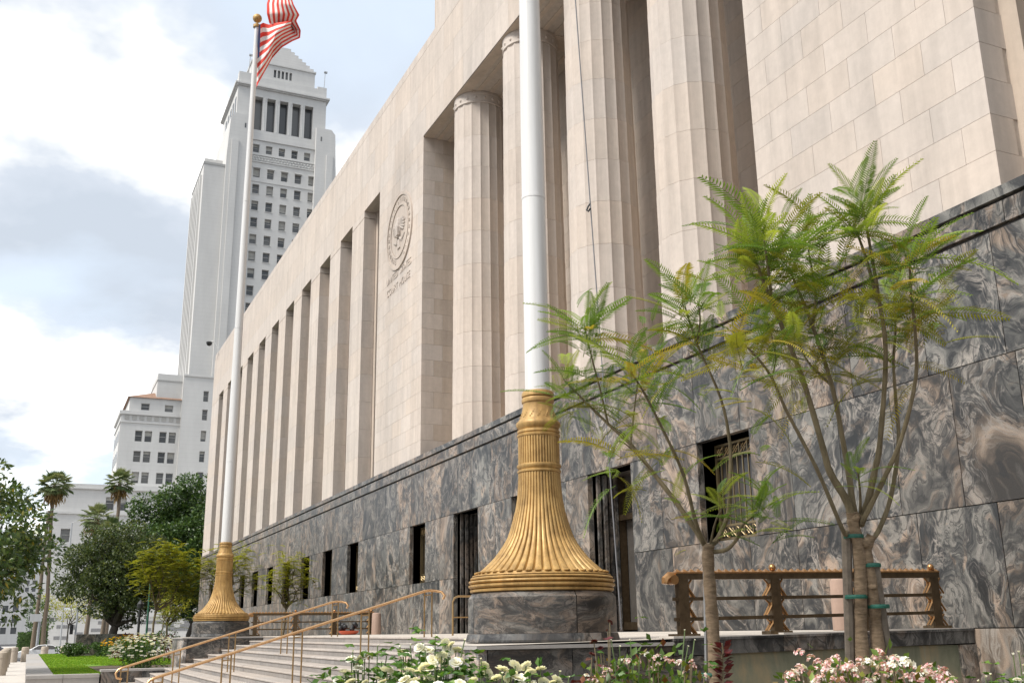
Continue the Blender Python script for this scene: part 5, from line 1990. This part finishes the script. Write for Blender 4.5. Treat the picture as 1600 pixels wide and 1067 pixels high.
def smooth(pts, n=4):
    pts = [np.array(p) for p in pts]
    out = []
    for i in range(len(pts) - 1):
        p0, p1, p2, p3 = pts[max(i - 1, 0)], pts[i], pts[i + 1], pts[min(i + 2, len(pts) - 1)]
        for k in range(n):
            t = k / n
            out.append(.5 * (2 * p1 + (p2 - p0) * t + (2 * p0 - 5 * p1 + 4 * p2 - p3) * t * t + (3 * p1 - p0 - 3 * p2 + p3) * t ** 3))
    out.append(pts[-1])
    return out


def branch(tree, pts, dep, r0, r1, mat="bark_branch", parent=None, name="branch"):
    pp = smooth(pxpath(pts, dep))
    n = len(pp)
    m_ = MB().tube(pp, [.8 * (r0 + (r1 - r0) * k / (n - 1)) * (1 + .07 * sin(3.1 * k + r0 * 900)) for k in range(n)], 8)
    o = m_.build(name, mat, parent or tree, True)
    return pp


def near_tree(label, base_px, dep, build, seed):
    b = at(*base_px, dep)
    b[2] = BZ
    t = thing("feathery_tree", label, "tree", tuple(b), "young feathery trees in the near bed")
    build(t, dep, np.random.RandomState(seed))
    return t


def left_tree(t, d, rs):
    base = np.array(BASE[t])
    trunk = [base, base + (at(1116, 1060, d) - base) * .5] + pxpath([(1115, 1000), (1110, 930), (1106, 868), (1108, 850)], (d, d))
    MB().tube(smooth(trunk), [.050 - .0005 * k + .003 * sin(k * 2.1) for k in range(21)], 10).build("trunk", "bark_tan", t, True)
    A = branch(t, [(1106, 866), (1096, 842), (1056, 784), (1020, 738), (985, 694), (950, 662), (912, 625), (880, 592)], (d, d + .5), .030, .008)
    A2 = branch(t, [(950, 662), (938, 610), (925, 560), (912, 505)], (d + .35, d + .2), .012, .006)
    A3 = branch(t, [(1024, 742), (985, 700), (965, 690), (955, 715)], (d, d - .2), .008, .004)
    A4 = branch(t, [(985, 694), (990, 650), (996, 600), (1000, 570)], (d + .25, d + .5), .010, .005)
    B = branch(t, [(1100, 850), (1086, 812), (1068, 742), (1038, 676), (1007, 615), (985, 580)], (d, d - .45), .022, .007)
    Cb = branch(t, [(1110, 852), (1122, 840), (1138, 800), (1141, 740), (1140, 690), (1126, 622), (1089, 537), (1070, 478)], (d, d + .1), .026, .007)
    C2 = branch(t, [(1089, 537), (1094, 500), (1090, 470)], (d + .08, d - .2), .010, .005)
    Dd = branch(t, [(1112, 862), (1136, 858), (1154, 838), (1158, 822), (1180, 803)], (d, d - .25), .020, .011)
    E_ = branch(t, [(1110, 850), (1118, 815), (1130, 790)], (d, d - .15), .012, .006)
    tuft(t, A[-1], 9, rs, 1.0, .1, .5)
    tuft(t, A2[-1], 15, rs, 1.05, .15, .6)
    tuft(t, A[-4], 6, rs, .9, .5, .0, .08, -.7)
    tuft(t, A4[-1], 12, rs, 1.0, .35, .4, .08)
    tuft(t, A4[4], 8, rs, 1.0, .5, .1, .15, -.6)
    tuft(t, A3[-1], 8, rs, 1.0, .45, -.3, .06, -.9)
    tuft(t, A[12], 5, rs, .9, .5, -.2, .12, -.8)
    tuft(t, B[-1], 12, rs, 1.0, .3, .3)
    tuft(t, B[10], 5, rs, .8, .5, .0, .1, -.5)
    tuft(t, Cb[-1], 15, rs, 1.1, .05, .6)
    tuft(t, C2[-1], 8, rs, 1.0, .05, .5)
    tuft(t, Cb[-5], 8, rs, 1.0, .4, .0, .1, -.6)
    tuft(t, Dd[-1], 13, rs, .85, .0, .4, .06)
    tuft(t, at(1200, 770, d - .2), 7, rs, .8, .0, .5)
    tuft(t, E_[-1], 10, rs, .7, .0, .4)
    tuft(t, at(1180, 690, d + .3), 4, rs, .8, .3, .0)
    tuft(t, at(1060, 800, d), 5, rs, .7, .4, .2, .1)
    ms = []
    for (bp, n_, y_, u_, s_, lo_) in ((A, 10, .5, .1, .12, -.7), (A2, 8, .2, .5, .1, -.4), (A4, 12, .5, .2, .2, -.6), (B, 8, .4, .2, .15, -.6), (Cb, 10, .2, .4, .14, -.5)):
        for idx in (-2, -4, -6):
            tuft(t, bp[idx], n_ * 6 // 10, rs, .855, y_, u_, s_, lo_, ms)
    tuft(t, at(905, 500, d + .2), 8, rs, 1.0, .1, .6, .08, -.3, ms)
    tuft(t, at(1200, 790, d - .2), 14, rs, .85, .0, .3, .12, -.4, ms)
    leaf_mass(t, ms)
    # thin stake and tie
    MB().tube([tuple(at(1104, 1062, d + .03) * np.array([1, 1, 1])), tuple(at(1100, 862, d + .03))], .012, 6).build("stake", "steel_grey", t)
    MB().lathe([(.075, -.012), (.078, 0), (.075, .012)], tuple(at(1112, 1053, d)), 14, None, False).build("tie", "tie_green", t)


def right_tree(t, d, rs):
    base = np.array(BASE[t])
    m_ = MB()
    tr1 = [base + np.array([-.05, .03, 0])] + pxpath([(1346, 1010), (1345, 930), (1342, 860), (1334, 822), (1331, 800)], (d, d))
    m_.tube(smooth(tr1), [.050 - .0006 * k + .003 * sin(k * 2.3) for k in range(21)], 10)
    tr2 = [base + np.array([.06, .12, 0])] + pxpath([(1372, 1010), (1366, 950), (1358, 890), (1354, 858), (1362, 836)], (d, d))
    m_.tube(smooth(tr2), [.046 - .0006 * k + .003 * sin(k * 1.9) for k in range(21)], 10)
    for k_ in ((1353, 848), (1336, 808), (1362, 915)):
        m_.sphere(tuple(at(k_[0], k_[1], d - .01)), .040, 8, 6)
    m_.build("trunk", "bark_tan", t, True)
    R1 = branch(t, [(1332, 806), (1322, 780), (1297, 738), (1286, 700), (1253, 589), (1206, 472), (1185, 420), (1173, 392)], (d, d + .1), .038, .010)
    R1b = branch(t, [(1206, 474), (1201, 425), (1194, 376)], (d + .05, d - .15), .015, .008)
    R2 = branch(t, [(1322, 832), (1316, 826), (1276, 732), (1228, 640), (1206, 590), (1180, 555), (1158, 535)], (d, d - .35), .022, .007)
    R2b = branch(t, [(1206, 590), (1212, 560), (1205, 520)], (d - .25, d - .35), .008, .005)
    R3 = branch(t, [(1336, 806), (1332, 786), (1326, 740), (1319, 700), (1300, 603), (1267, 502), (1248, 455), (1232, 418)], (d, d + .35), .032, .009)
    R3b = branch(t, [(1270, 508), (1274, 460), (1263, 390)], (d + .25, d + .3), .014, .007)
    R3c = branch(t, [(1300, 603), (1281, 585), (1259, 560), (1243, 520)], (d + .2, d + .6), .014, .007)
    R4 = branch(t, [(1344, 812), (1356, 784), (1368, 730), (1375, 690), (1384, 552), (1372, 460), (1360, 388), (1347, 318)], (d, d - .15), .034, .009)
    R4b = branch(t, [(1372, 472), (1352, 400), (1333, 348)], (d - .08, d - .1), .018, .007)
    R5 = branch(t, [(1346, 820), (1352, 806), (1384, 742), (1410, 680), (1431, 590), (1430, 520), (1424, 462), (1421, 402)], (d, d - .4), .026, .009)
    R6 = branch(t, [(1358, 846), (1372, 830), (1392, 776), (1404, 692), (1400, 630), (1396, 566), (1399, 520), (1398, 478)], (d, d + .3), .024, .008)
    R7 = branch(t, [(1344, 806), (1344, 770), (1340, 735)], (d, d - .2), .014, .007)
    tuft(t, R1[-1], 22, rs, 1.15, .03, .5, .07)
    tuft(t, R1b[-1], 20, rs, 1.15, .03, .5, .08)
    tuft(t, R1[-6], 12, rs, 1.0, .75, .0, .16, -.6)
    tuft(t, R2[-1], 14, rs, 1.05, .6, .2, .12)
    tuft(t, R2b[-1], 14, rs, 1.05, .75, .2, .14)
    tuft(t, R2[-4], 8, rs, .9, .6, .0, .15, -.7)
    tuft(t, R3[-1], 17, rs, 1.05, .1, .4, .08)
    tuft(t, R3b[-1], 17, rs, 1.05, .2, .4, .08)
    tuft(t, R3c[-1], 14, rs, 1.05, .6, .1, .14, -.6)
    tuft(t, R3[-7], 14, rs, 1.0, .6, .0, .18, -.7)
    tuft(t, R4[-1], 14, rs, .85, .05, .5, .06, -.3)
    tuft(t, R4[-3], 9, rs, 1.0, .05, .5, .08)
    tuft(t, R4b[-1], 12, rs, 1.0, .05, .6, .06)
    tuft(t, R4b[3], 10, rs, 1.0, .55, .0, .14, -.6)
    tuft(t, R5[-1], 18, rs, 1.05, .15, .3, .08)
    tuft(t, R5[-5], 10, rs, 1.1, .7, -.1, .12, -.7)
    tuft(t, R6[-1], 15, rs, 1.0, .35, .2, .1)
    tuft(t, R6[-5], 12, rs, 1.0, .7, -.1, .16, -.8)
    tuft(t, R7[-1], 9, rs, .65, .1, .4, .03)
    tuft(t, at(1270, 545, d + .2), 10, rs, 1.0, .55, .0, .2, -.6)
    ms = []
    for (bp, n_, y_, u_, s_, lo_) in ((R1, 11, .05, .4, .10, -.5), (R1b, 11, .05, .4, .1, -.5), (R2, 10, .7, .1, .2, -.7), (R3, 12, .3, .2, .16, -.6), (R3b, 12, .3, .2, .16, -.6), (R3c, 11, .6, .0, .2, -.7),
                                      (R4, 9, .1, .6, .08, -.3), (R4b, 10, .3, .3, .12, -.5), (R5, 11, .3, .1, .16, -.6), (R6, 11, .5, .0, .2, -.7)):
        for idx in (-1, -3, -5):
            tuft(t, bp[idx], n_ * 45 // 100, rs, .8, y_ + (.3 if idx == -5 else .05), u_, s_, lo_, ms)
    for c_ in ((1215, 500), (1290, 470), (1320, 520), (1250, 560), (1340, 560), (1180, 500), (1310, 420), (1160, 480), (1200, 455), (1390, 520), (1440, 500)):
        tuft(t, at(c_[0], c_[1], d + rs.uniform(-.2, .5)), 6, rs, .95, .75, .0, .2, -.7, ms)
    tuft(t, at(1470, 470, d - .3), 5, rs, 1.1, .8, -.1, .1, -.5, ms)
    leaf_mass(t, ms)
    for (a, b_, mat, nm) in (((1328, 1015), (1322, 828), "stake_wood", "stake"), ((1386, 1015), (1366, 880), "stake_wood", "stake")):
        p0, p1 = at(a[0], a[1], d + .02), at(b_[0], b_[1], d + .02)
        p0 = p0 + (p0 - p1) * ((p0[2] - BZ) / (p1[2] - p0[2]))
        MB().tube([p0, p1], .033, 8).build(nm, mat, t)
    for (c_, r_) in (((1333, 838), .068), ((1337, 932), .076), ((1361, 883), .064), ((1372, 947), .074)):
        MB().lathe([(r_, -.013), (r_ * 1.03, 0), (r_, .013)], tuple(at(c_[0], c_[1], d + .01)), 18, None, False).build("tie", "tie_green", t)


near_tree("young feathery tree with one tan trunk in front of the barred granite window", (1116, 1067), 7.4, left_tree, 61)
near_tree("larger staked feathery tree with two tied trunks over the pink flowers", (1352, 1067), 7.0, right_tree, 62)

# ---- rose bushes in the foreground
def rose_bloom(seed, rings=((8, .80, .50), (8, .62, .44), (7, .48, .36), (6, .33, .27), (4, .15, .16))):
    rs = np.random.RandomState(seed)
    m_ = MB()
    for ri, (n, tilt, r) in enumerate(rings):
        for k in range(n):
            a = 2 * pi * k / n + ri * .55 + rs.uniform(-.15, .15)
            ca, sa = cos(a), sin(a)
            el = (1 - tilt) * 1.35 + rs.uniform(-.12, .12)
            wd = r * .50
            def P_(u, w):  # u out, w across
                rr = r * u * cos(el) + .02
                z = r * u * sin(el) + .10 * (1 - tilt) - .10 * u * u * tilt
                return (ca * rr - sa * w * wd, sa * rr + ca * w * wd, z - .10 * abs(w) * u * tilt)
            m_.add([P_(0, -.3), P_(0, .3), P_(.6, 1), P_(.6, 0), P_(.6, -1), P_(1, .6), P_(1.08, 0), P_(1, -.6)],
                   [(0, 1, 3), (1, 2, 3), (0, 3, 4), (3, 2, 5, 6), (4, 3, 6, 7)])
    return m_.mesh("rose_bloom_mesh", "petal_white", None, True)


BLOOM = [rose_bloom(s) for s in range(4)]
BUD = [rose_bloom(9, ((4, .25, .30), (3, .1, .25)))]


def rose_bush(label, centre, rad, blooms, buds, leaves, seed, dark=False, pts=None, size=.066):
    """pts: photo pixels where the flowers show, each set at a depth inside the bush"""
    rs = np.random.RandomState(seed)
    base = (centre[0], centre[1], BZ)
    t = thing("rose_bush", label, "rose bush", base, "rose bushes in the near bed")
    sm_ = MB()
    tips = []
    if not dark:
        pts = list(pts) + [(p[0] + rs.uniform(-16, 16), p[1] + rs.uniform(2, 22), p[2] + rs.uniform(-.12, .12), rs.choice([1.0, .9, .45])) for p in pts if len(p) < 4 or p[3] > .6]
    for p in pts:
        tips.append(at(p[0], p[1], p[2]))
    for q in tips[::1]:
        mid = np.array(base) + (q - np.array(base)) * np.array([.6, .6, .5]) + rs.normal(size=3) * .04
        b0 = np.array(base) + np.array([rs.uniform(-.15, .15), rs.uniform(-.15, .15), 0])
        sm_.tube([b0, mid, q], [.008, .005, .003], 5)
    sm_.build("stems", "stem_green" if not dark else "bark_branch", t)
    P, D, N, L, W_ = [], [], [], [], []
    c = np.array(centre)
    for k in range(leaves):
        if rs.rand() < .75:
            q = tips[rs.randint(len(tips))]
            f = rs.uniform(.35, 1.0) ** .7
            p = np.array(base) + (q - np.array(base)) * np.array([f ** .7, f ** .7, f]) + rs.normal(size=3) * .085 + np.array([0, 0, -.05])
        else:
            p = c + unit(rs.normal(size=3)) * np.array(rad) * rs.uniform(.3, 1)
        d = unit(np.array([rs.normal(), rs.normal(), rs.uniform(-.5, .4)]))
        for q_ in range(3):
            a = (q_ - 1) * .9
            dd = np.array([d[0] * cos(a) - d[1] * sin(a), d[0] * sin(a) + d[1] * cos(a), d[2]])
            nn = unit(np.array([0, 0, 1.0]) + rs.normal(size=3) * .4)
            nn = unit(nn - dd * (nn @ dd))
            P.append(p + d * .015); D.append(dd); N.append(nn); L.append(rs.uniform(.035, .055)); W_.append(rs.uniform(.013, .02))
    link("foliage", leaf_mesh("foliage", np.array(P), np.array(D), np.array(N), np.array(L), np.array(W_), "red_leaf" if dark == 1 else "rose_leaf", BASE[t]), t)
    for k, q in enumerate(tips):
        bud = pts[k][3] if len(pts[k]) > 3 else 1.0
        o = bpy.data.objects.new("rose_bloom" if bud > .55 else "rose_bud", BLOOM[k % 4] if bud > .55 else BUD[0])
        COL.objects.link(o)
        o.parent = t
        o.location = Vector(q) - Vector(base)
        tl = rs.normal(size=3) * .35
        o.rotation_euler = (tl[0] + .25, tl[1] + .35, rs.uniform(0, 6))
        s = size * bud * rs.uniform(.9, 1.15)
        o.scale = (s, s, s)
        if dark == 1:
            o.material_slots[0].link = 'OBJECT'
            o.material_slots[0].material = MATS["red_leaf"]
    return t


def scatter_px(rs, x0, x1, ytop, n, d0, d1, big):
    """flower positions below a top outline ytop(x)"""
    out = []
    for k in range(n):
        x = rs.uniform(x0, x1)
        y0_ = ytop(x)
        y = y0_ + abs(rs.normal()) * 38 + rs.uniform(0, 14)
        out.append((x, y, rs.uniform(d0, d1), big if rs.rand() < .72 else rs.uniform(.35, .5)))
    return out


r1 = np.random.RandomState(101)
p_ = [(668, 1016, 5.0), (690, 1025, 4.9), (700, 1015, 5.1), (676, 1032, 4.9), (655, 1012, 5.0, .8), (664, 1042, 4.9), (696, 1004, 5.1, .8), (712, 1035, 5.0), (630, 1020, 5.2, .9), (680, 994, 5.1, .45), (726, 1000, 5.1, .5), (705, 1008, 5.1, .7),
      (640, 1048, 4.9), (652, 1052, 4.9, .8), (672, 1046, 4.9), (632, 1062, 4.8), (645, 1066, 4.8), (625, 1010, 5.2, .4), (641, 1008, 5.2, .4), (672, 1060, 4.8, .8), (714, 1036, 5.0, .8), (684, 1058, 4.8, .5), (720, 1070, 4.8), (700, 1075, 4.8), (668, 1080, 4.8)]
rose_bush("white rose bush with large open blooms left of the round granite pedestal", tuple(at(668, 1120, 5.0)), (.35, .35, .4), 0, 0, 1500, 71, False, p_)
p_ = [(551, 1018, 5.3, .5), (570, 1028, 5.3, .9), (549, 1030, 5.3, .9), (577, 1024, 5.3, .8), (560, 1044, 5.2, .9), (540, 1052, 5.2), (532, 1062, 5.2), (585, 1050, 5.2, .7), (610, 1045, 5.2, .8), (596, 1034, 5.3, .4), (548, 1066, 5.1), (570, 1068, 5.1, .8), (520, 1072, 5.2, .8), (600, 1066, 5.1, .9), (617, 1058, 5.1), (618, 1072, 5.1), (575, 1080, 5.1), (590, 1008, 5.4, .4), (604, 1024, 5.3, .4), (530, 1090, 5.2), (560, 1095, 5.2)]
rose_bush("white rose bush with small buds overlapping the lower stone steps", tuple(at(568, 1120, 5.2)), (.35, .35, .3), 0, 0, 1000, 72, False, p_)
p_ = [(757, 1039, 5.0, .8), (785, 1046, 4.9), (805, 1040, 4.95), (822, 1040, 4.95), (798, 1056, 4.9), (776, 1060, 4.85), (829, 1050, 4.9, .8), (845, 1045, 4.95, .8), (815, 1060, 4.9), (870, 1062, 4.9, .9), (864, 1066, 4.9, .7), (875, 1050, 5.0, .45), (738, 1066, 4.9, .9), (752, 1030, 5.0, .4), (830, 1070, 4.9), (790, 1075, 4.85), (850, 1080, 4.9), (889, 1058, 5.0, .35), (770, 1085, 4.9)]
rose_bush("white rose bush in full bloom in front of the veined pier wall", tuple(at(806, 1130, 4.95)), (.4, .4, .3), 0, 0, 560, 73, False, p_)
p_ = [(953, 972, 5.4, .6), (928, 1003, 5.4, .75), (938, 1012, 5.4, .6), (950, 985, 5.4, .5), (925, 1022, 5.3, .6), (943, 1020, 5.4, .55), (930, 1035, 5.3, .5)]
rose_bush("tall rose stem with dark red young leaves beside the pier", tuple(at(945, 1110, 5.4)), (.15, .15, .3), 0, 0, 70, 74, 1, p_, .06)
p_ = [(968, 1010, 5.3, .35), (955, 1000, 5.4, .35), (985, 1000, 5.3, .35), (975, 1030, 5.3, .35), (1000, 1022, 5.3, .35), (960, 1035, 5.3, .35), (1070, 985, 5.5, .35), (1085, 1000, 5.5, .35), (1075, 1010, 5.5, .3)]
rose_bush("green leafed rose shoots with few buds beside the dark red stem", tuple(at(985, 1110, 5.3)), (.25, .25, .3), 0, 0, 130, 75, False, p_)
p_ = [(1583, 1023, 6.2, .5), (1592, 1019, 6.2, .5), (1590, 1062, 6.0, .7), (1600, 1040, 6.1, .5), (1610, 1050, 6.1), (1540, 1058, 6.3, .5), (1530, 1064, 6.3, .5), (1548, 1054, 6.3, .4), (1620, 1030, 6.1), (1570, 1075, 6.1)]
rose_bush("pale rose bush at the right edge below the granite wall", tuple(at(1580, 1130, 6.2)), (.35, .35, .3), 0, 0, 420, 76, False, p_, .075)

# ---- pink flowering shrubs
def floret_cluster(seed):
    rs = np.random.RandomState(seed)
    P, D, N, L, W_ = [], [], [], [], []
    for k in range(11):
        c = unit(np.array([rs.normal(), rs.normal(), abs(rs.normal()) + .4])) * rs.uniform(.6, 1.0)
        for q in range(5):
            a = 2 * pi * q / 5 + rs.rand()
            b1 = unit(np.cross(c, [.3, .8, .1])); b2 = np.cross(unit(c), b1)
            P.append(c); D.append(unit(b1 * cos(a) + b2 * sin(a) + unit(c) * .3)); N.append(unit(c)); L.append(.42); W_.append(.17)
    return leaf_mesh("floret_cluster", np.array(P), np.array(D), np.array(N), np.array(L), np.array(W_), "petal_pink", (0, 0, 0))


FLO = [floret_cluster(s) for s in range(4)]


def flower_shrub(label, pix, centre, leaves, seed, size=.03, whitepart=0.0):
    rs = np.random.RandomState(seed)
    base = (centre[0], centre[1], BZ)
    t = thing("flowering_shrub", label, "shrub", base, "flowering shrubs in the near bed")
    tips = [at(p[0], p[1], p[2]) for p in pix]
    sm_ = MB()
    for q in tips[::2]:
        sm_.tube([np.array(base), np.array(base) + (q - np.array(base)) * np.array([.7, .7, .5]), q], [.012, .008, .004], 5)
    sm_.build("stems", "bark_branch", t)
    P, D, N, L, W_ = [], [], [], [], []
    for k in range(leaves):
        q = tips[rs.randint(len(tips))]
        f = rs.uniform(.55, 1.02)
        p = np.array(base) + (q - np.array(base)) * np.array([f ** .6, f ** .6, f]) + rs.normal(size=3) * .045
        d = unit(rs.normal(size=3) + np.array([0, 0, .7]))
        nn = unit(rs.normal(size=3)); nn = unit(nn - d * (nn @ d))
        P.append(p); D.append(d); N.append(nn); L.append(rs.uniform(.04, .065)); W_.append(rs.uniform(.012, .018))
    link("foliage", leaf_mesh("foliage", np.array(P), np.array(D), np.array(N), np.array(L), np.array(W_), "shrub_leaf", BASE[t]), t)
    for k, q in enumerate(tips):
        o = bpy.data.objects.new("flower_cluster", FLO[k % 4])
        COL.objects.link(o)
        o.parent = t
        o.location = Vector(q) - Vector(base)
        o.rotation_euler = (rs.uniform(-.4, .4), rs.uniform(-.4, .6), rs.uniform(0, 6))
        s = size * (pix[k][3] if len(pix[k]) > 3 else 1.0) * rs.uniform(.8, 1.2)
        o.scale = (s, s, s)
        if rs.rand() < whitepart:
            o.material_slots[0].link = 'OBJECT'
            o.material_slots[0].material = MATS["petal_white"]
    return t


rs = np.random.RandomState(55)
top = lambda x: np.interp(x, [1225, 1250, 1300, 1340, 1380, 1420, 1460, 1500], [1058, 1040, 1030, 1032, 1030, 1036, 1046, 1068])
pix = [(x, top(x) + abs(rs.normal()) * 18 + rs.uniform(0, 8), rs.uniform(5.1, 5.6), rs.uniform(.7, 1.2)) for x in rs.uniform(1230, 1492, 95)]
pix += [(1373, 1022, 5.4, 1.1), (1374, 1032, 5.4, 1.2), (1268, 1032, 5.3, .9), (1400, 1036, 5.3, 1.3), (1250, 1022, 5.3, .8)]
flower_shrub("broad shrub covered in pink and white blossom under the staked tree", pix, tuple(at(1360, 1130, 5.4)), 1500, 81, .036, .22)
top2 = lambda x: np.interp(x, [900, 950, 1000, 1050, 1110], [1052, 1040, 1018, 1022, 1040])
pix = [(x, top2(x) + abs(rs.normal()) * 16 + rs.uniform(0, 10), rs.uniform(5.2, 5.7), rs.uniform(.45, .8)) for x in rs.uniform(905, 1105, 44)]
flower_shrub("leafy shrub with sparse pink buds between pier and left tree trunk", pix, tuple(at(1010, 1130, 5.4)), 1100, 82, .030, .2)
rp2 = thing("red_sapling", "small shoot with dark red leaves right of the left tree trunk", "shrub", tuple(np.array([*at(1130, 1090, 6.6)[:2], BZ])))
stem = [np.array(BASE[rp2])] + pxpath([(1130, 1060), (1130, 1020), (1128, 1005)], (6.6, 6.6))
MB().tube(smooth(stem), [.006] * 13, 5).build("stem", "bark_branch", rp2)
P, D, N, L, W_ = [], [], [], [], []
for k in range(16):
    p = at(1130 + rs.normal() * 1, 1010 + 4.2 * k, 6.6)
    for s in (-1, 1):
        d = unit(RT * s + np.array([0, 0, .3]) + rs.normal(size=3) * .2)
        nn = unit(rs.normal(size=3) + np.array([0, 0, 1])); nn = unit(nn - d * (nn @ d))
        P.append(p); D.append(d); N.append(nn); L.append(.07); W_.append(.02)
link("foliage", leaf_mesh("foliage", np.array(P), np.array(D), np.array(N), np.array(L), np.array(W_), "red_leaf", BASE[rp2]), rp2)
